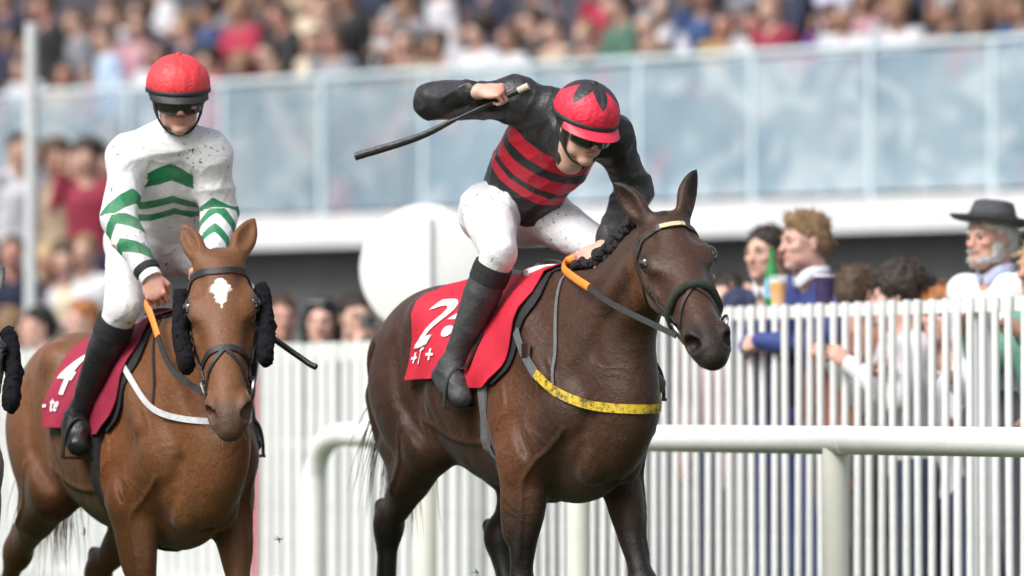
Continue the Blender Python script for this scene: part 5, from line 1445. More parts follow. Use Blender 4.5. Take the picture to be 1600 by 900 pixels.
bs = strap_round(bvB, [-66, -45, -20, 0, 20, 45, 80], [1.235, 1.17, 1.125, 1.115, 1.125, 1.16, 1.25], 0.031, 'breast_strap', YELLOW_WEB, bay)
strap_round(bvB, [-105, -85, -66], [1.38, 1.30, 1.235], 0.036, 'breast_strap_end', GREY_WEB, bs)
mb = MB(); mb.box(snap(bvB, (0.155, -0.25, 1.315), 0.012)[0], (0.045, 0.01, 0.05)); mb.build('buckle', STEEL, bs)
strap(bvB, [(0.30, -0.22, 1.20), (0.27, -0.20, 1.34), (0.20, -0.12, 1.48), (0.15, 0.0, 1.56), (0.20, 0.12, 1.48)], 0.014, 'neck_strap', GREY_WEB, bay, 0.006)
strap(bvB, [(-0.13, -0.27, 1.22), (-0.13, -0.27, 1.08), (-0.12, -0.22, 0.92), (-0.12, -0.10, 0.83), (-0.12, 0.10, 0.83), (-0.12, 0.26, 1.05), (-0.13, 0.27, 1.2)], 0.058, 'girth', GREY_WEB, bay, 0.008)
# plaited mane: a row of tight black knots, one on the forelock
BLACK_HAIR = pmat('black_horsehair', (0.010, 0.009, 0.009), 0.45, 0.4, 60, 0.8, 180)
knot_rnd = np.random.RandomState(5)
for i in range(13):
    t = i / 12
    c = lerp(V(0.655, -0.035, 1.735), V(0.16, -0.03, 1.60), t) + V(0, -0.008, 0.02 * math.sin(3.1 * t))
    c, n_ = snap(bvB, c, 0.014)
    if i == 0: KNOTS = []
    mb = MB()
    for q in range(5):
        o = knot_rnd.normal(size=3) * 0.012; r0 = 0.015 + 0.006 * knot_rnd.rand()
        mb.lathe([(r0 * math.sin(a) * (1 + 0.15 * math.sin(5 * a)), r0 * math.cos(a)) for a in np.linspace(0.02, 3.12, 8)], Frame(c + o, knot_rnd.normal(size=3), knot_rnd.normal(size=3)), 9)
    mb.build('mane_plait', BLACK_HAIR, bay)
mb = MB()
for q in range(6):
    o = knot_rnd.normal(size=3) * V(0.016, 0.010, 0.006)
    mb.lathe([(0.016 * math.sin(a), 0.016 * math.cos(a)) for a in np.linspace(0.02, 3.12, 8)], Frame(hfB(0.0, 0.0, 0.020) + o, (1, 0.2, 0.1), (0, 1, 0.3)), 9)
mb.build('forelock', BLACK_HAIR, bay)
hair_tuft([(-1.10, 0.0, 1.25), (-1.12, -0.01, 1.20), (-1.11, 0.0, 1.22)], [(-0.5, 0.0, -0.4), (-0.7, -0.1, -0.2), (-0.3, 0.1, -0.9)], 'tail', BLACK_HAIR, bay, 200, 0.55, 0.0022, 4, 2.6, 0.12)

JB = dict(pelvis=(-0.40, 0.0, 1.83), Rhip=(-0.39, -0.10, 1.83), Lhip=(-0.37, 0.10, 1.83), Rkn=(-0.075, -0.225, 1.665), Lkn=(-0.06, 0.235, 1.66),
          Rank=(-0.275, -0.315, 1.255), Rtoe=(-0.20, -0.315, 1.145), Lank=(-0.05, 0.335, 1.25), Ltoe=(0.07, 0.34, 1.19),
          neck=(0.01, 0.015, 2.185), Rsh=(-0.105, -0.135, 2.235), Lsh=(0.065, 0.165, 2.09),
          Relb=(-0.346, -0.36, 2.225), Rwr=(-0.115, -0.29, 2.255), Lelb=(0.00, 0.30, 1.90), Lwr=(0.20, 0.05, 1.68),
          Rhand=(wdir(28, 0.95, 0.25, 0.0), wdir(28, 0.1, 0.65, 0.75)), Lhand=(wdir(28, -0.85, 0.30, -0.45), wdir(28, -0.2, 0.75, 0.6)),
          Rgrip=((60, 85, 50), 'wrap'), Lgrip=((60, 85, 50), 'wrap'),
          head=(0.14, 0.008, 2.118), face=wdir(28, 0.36, 0.80, -0.42), up=wdir(28, 0.27, 0.42, 0.86), hem=0.07, slv=1.05)
SILK_B = silk_mat('black_and_red_silk', (0.014, 0.014, 0.017), (0.50, 0.010, 0.035), 'trs', [(0.14, 0.205), (0.245, 0.300), (0.325, 0.362)], 0.25, 0.42)
WHITE_BREECHES = silk_mat('white_breeches', (0.78, 0.78, 0.80), (0.78, 0.78, 0.80), 'trs', [], 0.85, 0.6)
def helmet_mat(name, base, top, use_star):
    m = NT(name); v = m.coord()
    c = m.mix(m.math('GREATER_THAN', m.attr('star').outputs['Fac'], 0.0), base, top) if use_star else m.mix(0.0, base, base)
    sp = m.ramp(m.noise(85.0, 3, 0.5, v), [(0.66, (0, 0, 0)), (0.70, (1, 1, 1))])
    c = m.mix(m.math('MULTIPLY', sp, 0.6), c, (0.08, 0.04, 0.04)); m.color(c); m.setb(Roughness=0.5)
    m.bump(m.noise(20.0, 3, 0.5, v, 1.2), 0.6, 0.016); return m.m
LENS = pmat('goggle_lens', (0.012, 0.013, 0.012), 0.07, 0.3, 10, spec=0.8, coat=0.5)
RIM_YELLOW = pmat('yellow_vent', (0.55, 0.45, 0.10), 0.4)
riderB = empty('person', (PLB[0], PLB[1], 0.0), -R(90 - PLB[2]))
tag(riderB, 'jockey in black jacket with red hoops on the dark bay horse, whip arm raised', 'person', 'jockeys')
matsB = dict(skin=SKIN_PALE, jacket=SILK_B, breeches=WHITE_BREECHES, boot=pmat('worn_black_boot', (0.045, 0.045, 0.047), 0.6, 0.35, 25, 0.35, 60), boot_top=BLACK_CLOTH,
             helmet=helmet_mat('red_silk_star', (0.72, 0.022, 0.055), (0.025, 0.025, 0.028), True), band=BLACK_STRAP, peak=pmat('red_peak', (0.72, 0.03, 0.07), 0.45, 0.08, 20, 0.1), button=BLACK_STRAP, strap=BLACK_STRAP, lens=LENS, vent=RIM_YELLOW)
bodyB, headB, handB = rider('person', JB, riderB, matsB, dict(vents=True), 1, True)
TEETH = pmat('teeth', (0.75, 0.70, 0.60), 0.3)
mb = MB(); mb.grid([[headB(0.094 - 9 * y * y, y, z) for y in np.linspace(-0.019, 0.019, 9)] for z in (-0.0515, -0.057, -0.0625)], 0.003); mb.build('teeth', TEETH, riderB)
# whip in the raised hand
whip = empty('whip', (PLB[0], PLB[1], 0.0), -R(90 - PLB[2])); tag(whip, 'black padded whip in the raised hand of the black and red jockey', 'whip')
w0 = handB['R'](0.096, 0.0, -0.026); wd = unit(wdir(28, -0.90, -0.22, -0.40))
butt = w0 - wd * 0.085
WL = smooth_line([butt, w0 + wd * 0.05, w0 + wd * 0.20, w0 + wd * 0.36 + V(0, 0, -0.002), w0 + unit(wdir(28, -0.93, -0.22, -0.36)) * 0.60], 5)
mb = MB(); mb.tube(WL[:11], [0.010] * 5 + [0.0095, 0.009, 0.0085, 0.008, 0.0075, 0.007], 10); mb.build('shaft', BLACK_LEATHER, whip)
mb = MB(); mb.tube(WL[10:], [0.008, 0.010, 0.011, 0.012, 0.0125, 0.013, 0.0135, 0.014, 0.0145, 0.0145, 0.0145], 10, True, (wdir(28, 0.3, 0.2, 1), 0.6)); mb.build('padded_flap', BLACK_LEATHER, whip)
mb = MB(); mb.tube([butt - wd * 0.012, butt, butt + wd * 0.03], [0.013, 0.0135, 0.012], 12); mb.build('grip_cap', pmat('cream_grip', (0.55, 0.50, 0.38), 0.5, 0.2, 90, 0.6, 120), whip)
# reins and stirrups
hl = to_horse(handB['L'](0.085, 0.0, -0.03), PLB)
bitR = snap(bvB, hfB(0.455, -0.09, -0.105), 0.02)[0]; bitL = snap(bvB, hfB(0.455, 0.09, -0.105), 0.02)[0]
rein([hl + V(0.0, 0.0, 0.04), V(0.13, -0.06, 1.615), V(0.19, -0.10, 1.59), V(0.34, -0.14, 1.555), V(0.50, -0.155, 1.51), V(0.64, -0.15, 1.457), bitR], 0.62, bay)
rein([hl, lerp(hl, bitL, 0.5) + V(0, 0.06, -0.03), bitL], 0.5, bay)
stirrup(bay, to_horse(lerp(JB['Rank'], JB['Rtoe'], 0.75), PLB) + V(0, 0, -0.03), V(-0.15, -0.235, 1.38))
stirrup(bay, to_horse(lerp(JB['Lank'], JB['Ltoe'], 0.75), PLB) + V(0, 0, -0.03), V(-0.10, 0.235, 1.38))

# ------------------------------------------------------------------ the chestnut and its rider
chest, PC, QC, hfC, bvC = build_horse('racehorse', 'chestnut racehorse with a white star, black sheepskin cheekpieces and maroon cloth', POSE_C, PLC, CHESTNUT, 0.007, True, False)
bridle(chest, hfC, bvC, BLACK_STRAP)
saddle(chest, bvC, MAROON_CLOTH, BLACK_CLOTH, WHITE_PRINT, lambda e: 0.02 + 0.12 * e * (1 - e) * 2 - 0.06 * e ** 3, '4', '- te', (-0.56, 0.06, 1.52, 0.10, 0.02), 0.02, 5)
WHITE_WEB = pmat('white_webbing', (0.6, 0.6, 0.62), 0.6, 0.2, 40, 0.4, 260)
bs = strap_round(bvC, [-100, -75, -45, -20, 0, 20, 45, 80], [1.42, 1.36, 1.28, 1.245, 1.235, 1.245, 1.28, 1.36], 0.021, 'breast_strap', WHITE_WEB, chest)
strap(bvC, [(0.30, -0.21, 1.30), (0.25, -0.17, 1.42), (0.16, -0.10, 1.54), (0.12, 0.0, 1.58)], 0.012, 'neck_strap', BLACK_STRAP, chest, 0.006)
strap(bvC, [(-0.07, -0.27, 1.26), (-0.06, -0.27, 1.12), (-0.03, -0.22, 0.94), (-0.02, -0.10, 0.83), (-0.02, 0.10, 0.83), (-0.04, 0.26, 1.05), (-0.06, 0.27, 1.2)], 0.060, 'girth', BLACK_STRAP, chest, 0.008)
def cheekpiece(root, hf, bvh, voxel=0.006):
    for s_ in (-1, 1):
        lo, hi = cloud_bounds([hf(0.05, s_ * 0.13, -0.06), hf(0.40, s_ * 0.13, -0.1)], 0.12)
        G = Field(lo, hi, voxel)
        G.chain([hf(0.085, s_ * 0.135, -0.085), hf(0.22, s_ * 0.146, -0.085), hf(0.335, s_ * 0.132, -0.085)], [0.040, 0.041, 0.041], 0.0, hf.y, 0.72)
        w = fold_noise(40 + s_, 230, 0.0030, 9, False); w2 = fold_noise(43 + s_, 90, 0.0025, 7, False)
        G.warp(lambda x, y, z: w(x, y, z) + w2(x, y, z))
        P, Q = keep_largest(*G.mesh(1)); link('sheepskin_cheekpiece', np_mesh('sheepskin_cheekpiece', P, Q), BLACK_WOOL, root)
cheekpiece(chest, hfC, bvC)
GINGER_HAIR = pmat('chestnut_horsehair', (0.16, 0.065, 0.028), 0.5, 0.3, 60, 0.6, 180)
mb = MB(); mb.lathe([(0.013 * math.sin(a), 0.016 * math.cos(a)) for a in np.linspace(0.02, 3.12, 9)], Frame(hfC(0.005, 0.0, 0.022), hfC.x, hfC.y), 12); mb.build('forelock_knot', GINGER_HAIR, chest)
WHISKER = pmat('pale_whiskers', (0.45, 0.36, 0.26), 0.5)
hair_tuft([hfC(0.55, y, -0.165) for y in (-0.03, -0.015, 0, 0.015, 0.03)] + [hfC(0.50, y, -0.16) for y in (-0.045, 0.045)], [(0.2, -0.3, -0.9), (0.2, 0, -1), (0.25, 0.1, -1), (0.2, 0.3, -1), (0.2, 0.45, -0.9), (0.1, -0.6, -0.7), (0.1, 0.6, -0.7)], 'chin_whiskers', WHISKER, chest, 90, 0.06, 0.0006, 8, 0.3, 0.05)
hair_tuft([(-1.10, 0.0, 1.25), (-1.12, -0.01, 1.20)], [(-0.5, 0.0, -0.4), (-0.4, 0.1, -0.8)], 'tail', GINGER_HAIR, chest, 150, 0.55, 0.0022, 9, 2.6, 0.12)

JC = dict(pelvis=(-0.20, 0.035, 1.735), Rhip=(-0.225, -0.07, 1.735), Lhip=(-0.15, 0.13, 1.735), Rkn=(0.10, -0.235, 1.475), Lkn=(0.08, 0.26, 1.50),
          Rank=(-0.165, -0.315, 1.065), Rtoe=(-0.09, -0.335, 0.965), Lank=(-0.12, 0.33, 1.07), Ltoe=(-0.03, 0.33, 0.97),
          neck=(0.145, -0.055, 2.12), Rsh=(0.055, -0.190, 2.045), Lsh=(0.195, 0.085, 2.045),
          Relb=(0.12, -0.255, 1.80), Rwr=(0.265, -0.185, 1.595), Lelb=(0.14, 0.14, 1.83), Lwr=(0.33, 0.03, 1.64),
          Rhand=(wdir(24, 0.28, 0.25, -0.92), wdir(24, -0.25, 0.95, 0.2)), Lhand=(wdir(24, -0.3, 0.35, -0.85), wdir(24, 0.3, 0.9, 0.25)),
          Rgrip=((50, 80, 50), 'wrap'), Lgrip=((50, 80, 50), 'wrap'),
          head=(0.215, -0.055, 2.245), face=wdir(24, 0.13, 0.95, -0.24), up=wdir(24, 0.02, 0.24, 0.96), hem=0.06, sleeve_front=wdir(24, -0.1, 1.0, 0.2), chev=-0.75, chev_body=-0.50)
SILK_C = silk_mat('white_and_green_silk', (0.78, 0.78, 0.80), (0.008, 0.20, 0.075), 'trs', [(0.060, 0.130), (0.195, 0.230), (0.258, 0.290)], 0.9, 0.6, [(0.12, 0.175), (0.225, 0.275), (0.33, 0.375)])
riderC = empty('person', (PLC[0], PLC[1], 0.0), -R(90 - PLC[2]))
tag(riderC, 'jockey in white jacket with green chevrons and plain red helmet on the chestnut horse', 'person', 'jockeys')
matsC = dict(matsB, skin=SKIN_ROSY, jacket=SILK_C, boot=BLACK_LEATHER, helmet=helmet_mat('red_silk_plain', (0.72, 0.045, 0.055), (0, 0, 0), False), peak=BLACK_STRAP, button=pmat('red_button', (0.6, 0.03, 0.04), 0.5))
bodyC, headC, handC = rider('person', JC, riderC, matsC, dict(peak=0.022), 21)
wb = Frame(lerp(JC['Relb'], JC['Rwr'], 0.90), V(JC['Rwr']) - V(JC['Relb']), (0, 1, 0.2))
for nm_, dx, rr_, mm_ in (('wristband', 0.0, 0.050, BLACK_CLOTH), ('cuff', 0.030, 0.043, WHITE_PRINT)):
    mb = MB(); mb.tube([wb(dx - 0.012, 0, 0), wb(dx, 0, 0), wb(dx + 0.014, 0, 0)], [rr_ * 0.98, rr_, rr_ * 0.96], 22); mb.build(nm_, mm_, riderC)
hr = to_horse(handC['R'](0.09, 0.0, -0.03), PLC)
bitR = snap(bvC, hfC(0.455, -0.09, -0.105), 0.02)[0]; bitL = snap(bvC, hfC(0.455, 0.09, -0.105), 0.02)[0]
rein([hr + V(-0.01, 0, 0.05), hr + V(-0.03, -0.03, 0.0), hr + V(0.02, -0.03, -0.07), lerp(hr, bitR, 0.55) + V(-0.03, -0.03, -0.06), bitR], 0.6, chest)
hl = to_horse(handC['L'](0.09, 0.0, -0.03), PLC)
rein([hl, lerp(hl, bitL, 0.5) + V(0, 0.06, -0.05), bitL], 0.5, chest)
stirrup(chest, to_horse(lerp(JC['Rank'], JC['Rtoe'], 0.75), PLC) + V(0, 0, -0.03), V(-0.13, -0.24, 1.42))
stirrup(chest, to_horse(lerp(JC['Lank'], JC['Ltoe'], 0.75), PLC) + V(0, 0, -0.03), V(-0.10, 0.24, 1.42))
# whip carried low on the far side of the chestnut's head
whip = empty('whip', (PLC[0], PLC[1], 0.0), -R(90 - PLC[2])); tag(whip, 'black whip with upturned tip sticking out beside the chestnut horse', 'whip')
w0 = handC['L'](0.09, 0.0, -0.03); e1 = (V(0.703, 0.30, 1.249) - w0) / 0.8
WL = smooth_line([w0 - unit(e1) * 0.06, w0, w0 + 0.3 * e1, w0 + 0.72 * e1, w0 + 0.80 * e1 + V(0, 0, 0.006)], 5)
mb = MB(); mb.tube(WL[:11], 0.008, 10); mb.build('shaft', BLACK_LEATHER, whip)
mb = MB(); mb.tube(WL[10:], 0.0115, 10); mb.build('padded_flap', BLACK_LEATHER, whip)
# ------------------------------------------------------------------ spectators at the fence
def fence_pt(x):
    """World point of the fence line in the sight line of picture column x."""
    r = (x - 800) / 8600.0
    s = (r * FP[1] - FP[0]) / (DIR[0] - r * DIR[1]); return FP + DIR * s
def near(x, back, headz, face, label, hair='short', haircol='brown', top=(0.1, 0.1, 0.1), leg=(0.03, 0.03, 0.05), skin=0, sex='m', lean=0.10, arms=None, turn=0.0, nod=0.05, beard=False, seed=0, jaw=1.0, voxel=0.010, collar=None):
    """back: metres behind the fence along the sight line; headz: height of the head's centre above the ground."""
    r = (x - 800) / 8600.0; f0 = fence_pt(x); Y = f0[1] + back
    h = 1.75
    M, hf, A = figure(voxel, sex, lean, arms, turn, nod, hair, jaw, beard, False, h, True, seed)
    base = headz - hf.o[2]
    fw = unit(V(face[0], face[1], 0)); lf = V(-fw[1], fw[0], 0)
    X = r * Y - (fw * hf.o[0] + lf * hf.o[1])[0]; Yb = Y - (fw * hf.o[0] + lf * hf.o[1])[1]
    o, parts = place_figure(M, (X, Yb, base), face, SKINS[skin], cloth(top, 0.7), cloth(leg), hair_mat(haircol), label, 'spectators at the fence')
    if collar is not None:
        mb = MB(); cc = Frame(hf(-0.030, 0, -0.138), hf.x, hf.y)
        mb.tube([cc(0.078 * math.cos(a) + 0.006, 0.074 * math.sin(a), 0.012 - 0.045 * max(0, math.cos(a)) ** 3) for a in np.linspace(0.12, 2 * math.pi - 0.12, 25)], 0.024, 8, True, (hf.z, 0.3)); mb.build('collar', cloth(collar), o)
    if base > 0.03:
        b = empty('kerb_block', (X, Yb, 0)); tag(b, 'concrete standing block behind the fence under the ' + ' '.join(label.split()[:6]), 'step', 'standing blocks behind the fence')
        mb = MB(); mb.box((0, 0, base / 2 - 0.002), (0.62, 0.50, base - 0.004)); mb.build('block', CONC, b)
        mb = MB(); mb.box((0, -0.262, base / 2 - 0.006), (0.60, 0.02, base - 0.03)); mb.build('riser', CONC, b)
    return o, parts, hf, A
NAVY = (0.026, 0.045, 0.20)
over = lambda s_: {s_: None}
arms_over = {'R': (V(0.24, -0.30, 1.16), V(0.44, -0.06, 1.16), V(0.1, 1.0, 0.15), V(0.8, -0.1, 0.5)), 'L': (V(0.30, 0.28, 1.16), V(0.48, 0.06, 1.18), V(0.15, -1.0, -0.1), V(0.8, 0.2, 0.5))}
arms_grip = {'R': (V(0.16, -0.28, 1.18), V(0.34, -0.16, 1.36), V(0.7, 0.1, 0.6), V(-0.3, -1, 0.3)), 'L': (V(0.16, 0.28, 1.18), V(0.34, 0.18, 1.34), V(0.7, -0.1, 0.6), V(-0.3, 1, 0.3))}
TR = (-0.55, -0.85)     # up the course, as seen from the camera: to the left and towards it
near(1258, 0.42, 1.83, (-0.80, -0.60), 'young man with tall fair quiff in a blue suit leaning over the fence', 'quiff', 'fair', NAVY, NAVY, 3, lean=0.22, arms=arms_over, turn=-0.25, nod=0.05, seed=3, voxel=0.008, collar=(0.75, 0.75, 0.78))
near(1198, 0.75, 1.80, (-0.60, -0.80), 'dark haired man in navy suit behind the green bottle at the fence', 'short', 'dark', (0.010, 0.018, 0.06), NAVY, 0, lean=0.2, arms=arms_over, turn=-0.1, seed=4, collar=(0.75, 0.75, 0.78))
o, parts, hfh, _ = near(1548, 0.75, 1.815, (-0.75, -0.60), 'bearded older man in a dark brimmed hat and white shirt at the fence', 'short', 'white', (0.70, 0.72, 0.76), (0.1, 0.1, 0.12), 1, lean=0.08, turn=0.0, beard=True, seed=5, voxel=0.008, collar=(0.50, 0.55, 0.72))
FELT = pmat('dark_felt', (0.055, 0.058, 0.064), 0.8, 0.3, 14, 0.4, 60)
mb = MB(); hr_ = Frame(hfh(-0.015, 0, 0.075), hfh.d(1, 0, 0.12), hfh.d(0, 1, -0.06))
mb.lathe([(0.0, 0.088), (0.055, 0.090), (0.082, 0.082), (0.096, 0.045), (0.106, 0.0)], hr_, 40)
prof = [(0.106, 0.0), (0.14, -0.008), (0.165, -0.002), (0.182, 0.012), (0.182, 0.018), (0.16, 0.005), (0.106, 0.006)]
mb.lathe(prof, hr_, 40); hat = mb.build('hat', FELT, o)
mb = MB(); mb.lathe([(0.108, 0.004), (0.1075, 0.028), (0.103, 0.030)], hr_, 40); mb.build('hat_band', BLACK_STRAP, hat)
BEARD = pmat('white_beard', (0.52, 0.50, 0.48), 0.8, 0.15, 60, 0.8, 140)
G = Field(*cloud_bounds([hfh(0.06, 0, -0.07)], 0.13), 0.007); ax_ = [hfh.x, hfh.y, hfh.z]
G.ell(hfh(0.060, 0, -0.080), (0.050, 0.056, 0.040), ax_, 0); G.ell(hfh(0.102, 0, -0.042), (0.014, 0.034, 0.011), ax_, 0.01)
for g_ in (-1, 1): G.ell(hfh(0.02, g_ * 0.062, -0.05), (0.035, 0.018, 0.05), ax_, 0.02)
G.ell(hfh(0.125, 0, -0.060), (0.03, 0.022, 0.007), ax_, 0.005, True)
_w = fold_noise(9, 110, 0.004); G.warp(lambda x, y, z: _w(x, y, z)); P_, Q_ = keep_largest(*G.mesh(1)); bd_ = np_mesh('beard', P_, Q_); link('beard', bd_, BEARD, o)
bs_ = strands(bd_, hfh, 320, 0.013, 3, 'short'); tag(link('beard_strands', bs_, BEARD, o), kind='stuff')
near(1342, 0.70, 1.60, (0.5, 0.4), 'person with brown hair turned away, between the blue suit and the curly head', 'short', 'brown', (0.30, 0.12, 0.08), (0.1, 0.1, 0.1), 1, seed=6, lean=0.05)
near(1402, 0.52, 1.575, (-0.9, -0.15), 'person with dark curly hair behind the fence left of the hatted man', 'curly', 'dark', (0.70, 0.68, 0.70), (0.03, 0.04, 0.08), 3, 'f', seed=7, arms=arms_grip, turn=-0.3)
near(1474, 0.75, 1.50, (-0.5, -0.8), 'short ginger haired person barely above the fence beside the hatted man', 'short', 'ginger', (0.66, 0.66, 0.72), (0.05, 0.06, 0.12), 3, 'f', seed=8, arms=arms_grip)
near(1628, 0.80, 1.68, (-0.7, -0.5), 'blond person cut off by the right edge behind the hatted man', 'long', 'blond', (0.12, 0.30, 0.22), (0.03, 0.04, 0.08), 2, 'f', seed=9, arms=arms_grip)
near(1136, 1.00, 1.60, (-0.5, -0.8), 'person with pinkish face holding a plastic beer cup beside the bay horse muzzle', 'short', 'dark', (0.55, 0.40, 0.42), (0.03, 0.04, 0.08), 1, seed=10, turn=0.1)
near(1172, 1.25, 1.62, (-0.4, -0.8), 'woman with long dark hair between the beer cup and the navy suit', 'long', 'black', (0.10, 0.10, 0.14), (0.03, 0.04, 0.08), 3, 'f', seed=11)
near(440, 1.25, 1.60, (0.15, -1.0), 'brown haired man in dark coat behind the boarded fence beside the chestnut horse', 'short', 'brown', (0.03, 0.03, 0.04), (0.03, 0.04, 0.08), 1, seed=12)
o, parts, hfw, _ = near(503, 1.15, 1.565, (-0.15, -1.0), 'dark haired woman with sunglasses pushed up on her head at the boarded fence', 'long', 'black', (0.02, 0.02, 0.025), (0.03, 0.04, 0.08), 3, 'f', seed=13)
for g_ in (-1, 1):
    mb = MB(); mb.grid([[hfw(0.060 + 0.022 * math.cos(a) * 0 + 0.030 * (1 - (a / 1.0) ** 2) * 0.6, g_ * (0.040 + 0.030 * a), 0.118 + z - 0.012 * a * a) for a in np.linspace(-1, 1, 9)] for z in (-0.020, 0.0, 0.020)], 0.004); sg = mb.build('sunglass_lens', LENS, o)
mb = MB()
mb.tube([hfw(-0.03, -0.092, 0.10), hfw(0.062, -0.070, 0.118), hfw(0.080, -0.04, 0.122), hfw(0.082, 0.0, 0.120), hfw(0.080, 0.04, 0.122), hfw(0.062, 0.070, 0.118), hfw(-0.03, 0.092, 0.10)], 0.004, 6); mb.build('sunglass_frame', STEEL, o)
arms_phone = {'R': (V(0.12, -0.28, 1.22), V(0.24, -0.06, 1.47), V(0.1, 0.5, 0.85), V(0.2, -0.9, 0.4)), 'L': (V(0.12, 0.28, 1.22), V(0.24, 0.10, 1.47), V(0.1, -0.5, 0.85), V(0.2, 0.9, 0.4))}
o, parts, hfp, Ap = near(556, 1.2, 1.585, (0.30, -1.0), 'man in black holding a camera up to his face beside the white marker disc', 'short', 'dark', (0.02, 0.02, 0.025), (0.03, 0.04, 0.08), 0, seed=14, arms=arms_phone)
camo = empty('camera_compact', tuple(o.matrix_basis @ Vector((0.30, 0.02, hfp.o[2] - 0.01)))); camo.rotation_euler = (0, 0, math.atan2(-1.0, 0.30)); tag(camo, 'small silver camera held up by the man in black at the boarded fence', 'camera')
mb = MB(); mb.box((0, 0, 0), (0.035, 0.115, 0.068)); mb.build('camera_body', STEEL, camo)
mb = MB(); mb.lathe([(0.0, 0.030), (0.022, 0.030), (0.026, 0.0), (0.026, -0.012)], Frame((0.02, 0, 0), (0, 1, 0), (0, 0, 1)), 20); mb.build('lens', BLACK_LEATHER, camo)
near(590, 1.7, 1.60, (0.1, -1.0), 'dark haired man half hidden behind the man with the camera', 'short', 'black', (0.05, 0.05, 0.06), (0.03, 0.04, 0.08), 2, seed=15)
near(58, 1.2, 1.60, (-0.9, -0.5), 'dark haired man turned aside below the silver pole', 'short', 'black', (0.66, 0.66, 0.68), (0.03, 0.04, 0.08), 3, seed=16)
near(128, 1.3, 1.63, (-0.8, -0.6), 'ginger haired person behind the back of the chestnut horse', 'short', 'ginger', (0.60, 0.50, 0.42), (0.03, 0.04, 0.08), 3, 'f', seed=17)
near(20, 1.3, 1.60, (0.3, 0.9), 'person with light brown hair seen from behind at the left edge', 'short', 'fair', (0.30, 0.22, 0.16), (0.03, 0.04, 0.08), 1, seed=18)

near(1318, 1.15, 1.60, (-0.7, -0.6), 'man with dark brown hair in dark clothes just behind the purple paper cup', 'short', 'dark', (0.04, 0.04, 0.06), (0.03, 0.04, 0.08), 2, seed=19)
near(1438, 1.1, 1.55, (-0.6, -0.7), 'dark haired person in teal between the curly head and the hatted man', 'short', 'black', (0.05, 0.22, 0.26), (0.03, 0.04, 0.08), 1, 'f', seed=20, arms=arms_grip)
near(1510, 1.2, 1.53, (-0.6, -0.7), 'brown haired child low behind the fence left of the hatted man', 'short', 'brown', (0.55, 0.30, 0.30), (0.03, 0.04, 0.08), 0, 'f', seed=21, arms=arms_grip)

# drinks standing on the top bar
def on_bar(x, top=1.552): 
    p = fence_pt(x); return V(p[0], p[1], top + 0.002)
BEER = NT('lager'); BEER.setb(**{'Base Color': (0.72, 0.32, 0.02, 1), 'Roughness': 0.15}); BEER = BEER.m
FROTH = pmat('froth', (0.85, 0.83, 0.78), 0.7)
CLEAR = NT('clear_plastic'); CLEAR.setb(**{'Base Color': (0.95, 0.97, 0.97, 1), 'Roughness': 0.12, 'Alpha': 0.12}); CLEAR = CLEAR.m
GREEN_GLASS = NT('green_bottle_glass'); GREEN_GLASS.setb(**{'Base Color': (0.02, 0.30, 0.06, 1), 'Roughness': 0.1}); GREEN_GLASS.b.inputs['Transmission Weight'].default_value = 0.35; GREEN_GLASS = GREEN_GLASS.m
def lathe_at(prof, name, mat, parent, n=24):
    mb = MB(); mb.lathe(prof, Frame((0, 0, 0), (1, 0, 0), (0, 1, 0)), n); return mb.build(name, mat, parent)
def cup(x, label, back=0.0, z=None, purple=False, k=1.0):
    p = on_bar(x); p = p + V(0, back, 0)
    if z is not None: p[2] = z
    o = empty('beer_cup', p); o.scale = (k,) * 3; tag(o, label, 'cup')
    if purple:
        P_ = pmat('dark_paper_cup', (0.035, 0.022, 0.085), 0.5, 0.3, 30)
        lathe_at([(0.0, 0.001), (0.036, 0.0), (0.044, 0.118), (0.041, 0.118), (0.034, 0.006), (0.0, 0.006)], 'cup_wall', P_, o)
        lathe_at([(0.040, 0.117), (0.0455, 0.117), (0.0455, 0.125), (0.040, 0.125), (0.040, 0.117)], 'rim', WHITE_PRINT, o)
    else:
        lathe_at([(0.0, 0.0), (0.032, 0.0), (0.042, 0.135), (0.0405, 0.135), (0.031, 0.002)], 'cup_wall', CLEAR, o)
        lathe_at([(0.0, 0.004), (0.030, 0.004), (0.0385, 0.098), (0.0, 0.098)], 'beer', BEER, o)
        lathe_at([(0.0, 0.0985), (0.0385, 0.0985), (0.040, 0.112), (0.0, 0.114)], 'froth', FROTH, o)
    return o
cup(1216, 'clear cup of lager on the fence in front of the green bottle', 0.0)
cup(1288, 'dark purple paper cup with white rim on the fence in front of the blue suit', 0.0, None, True)
cup(1124, 'half empty cup of lager beside the bay horse muzzle', 0.75, 1.50)
bt = empty('beer_bottle', on_bar(1207) + V(0, 0.06, 0)); tag(bt, 'green beer bottle standing on the fence behind a cup of lager', 'bottle')
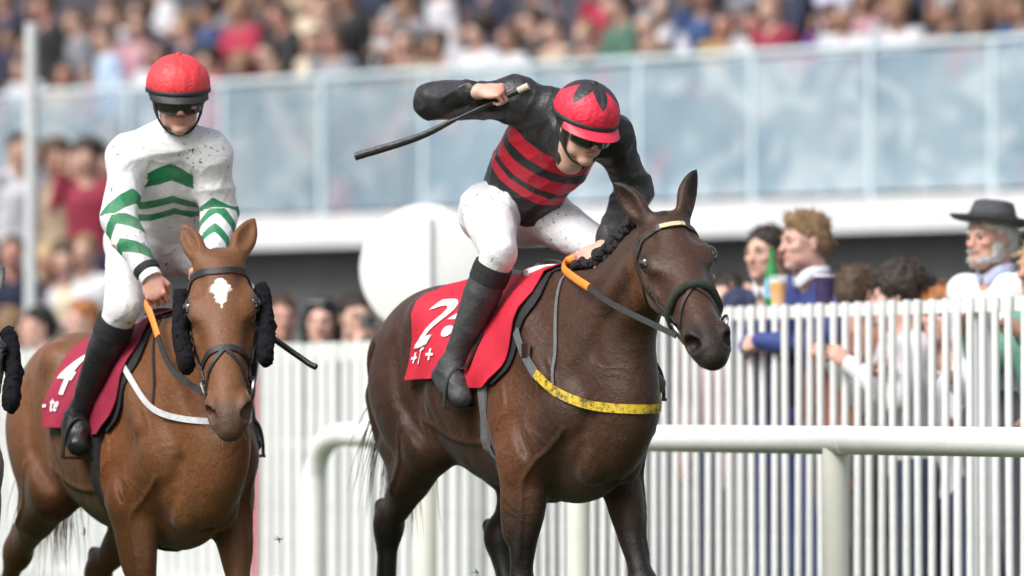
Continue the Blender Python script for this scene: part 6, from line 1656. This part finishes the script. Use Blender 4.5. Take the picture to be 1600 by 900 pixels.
lathe_at([(0.0, 0.0), (0.031, 0.0), (0.032, 0.02), (0.032, 0.13), (0.026, 0.165), (0.014, 0.195), (0.0125, 0.245), (0.0145, 0.247), (0.0145, 0.258), (0.0, 0.258)], 'glass', GREEN_GLASS, bt)
lathe_at([(0.0326, 0.035), (0.0328, 0.037), (0.0328, 0.118), (0.0326, 0.12)], 'label', pmat('bottle_label', (0.18, 0.42, 0.58), 0.5, 0.3, 40), bt)

# clods of turf thrown up by the hooves
CLOD = pmat('torn_grass', (0.10, 0.15, 0.035), 0.8, 0.4, 60)
clod_rnd = np.random.RandomState(2)
for cx_, cy_, Y_, lab_ in ((436, 842, 20.3, 'small torn tuft of grass in the air right of the chestnut forelegs'), (744, 893, 19.8, 'small torn tuft of grass in the air left of the bay forelegs'), (133, 832, 20.6, 'small torn tuft of grass in the air under the chestnut belly')):
    o = empty('turf_clod', ((cx_ - 800) / 8600 * Y_, Y_, 1.1 + (640 - cy_) / 8600 * Y_)); tag(o, lab_, 'grass', 'clods of turf in the air')
    for q in range(7):
        d_ = unit(clod_rnd.normal(size=3)); L_ = 0.012 + 0.016 * clod_rnd.rand()
        mb = MB(); mb.tube([-d_ * 0.004, d_ * L_ * 0.5 + clod_rnd.normal(size=3) * 0.003, d_ * L_], [0.0016, 0.0014, 0.0004], 5); mb.build('grass_blade', CLOD, o)

# ------------------------------------------------------------------ a grey horse at the left edge
POSE_G = dict(POSE_C, poll=(0.66, -0.05, 1.66), neck=[(0.03, 0, 1.24, 0.30, 0.185), (0.22, 0, 1.34, 0.235, 0.15), (0.40, -0.01, 1.44, 0.185, 0.108), (0.53, -0.03, 1.53, 0.145, 0.082), (0.62, -0.045, 1.58, 0.10, 0.07)])
GREY_COAT = coat_mat('grey_coat', (0.34, 0.33, 0.32), (0.06, 0.06, 0.06), (0.50, 0.49, 0.47), (0.26, 0.25, 0.24))
PLG = (-2.195, 20.35, 24.0, -0.32, 1.08)
gh, PG, QG, hfG, bvG = build_horse('racehorse', 'grey racehorse cut off by the left edge, wearing black cheekpieces', POSE_G, PLG, GREY_COAT, 0.013, False, True)
cheekpiece(gh, hfG, bvG, 0.007)
bridle(gh, hfG, bvG, BLACK_STRAP)
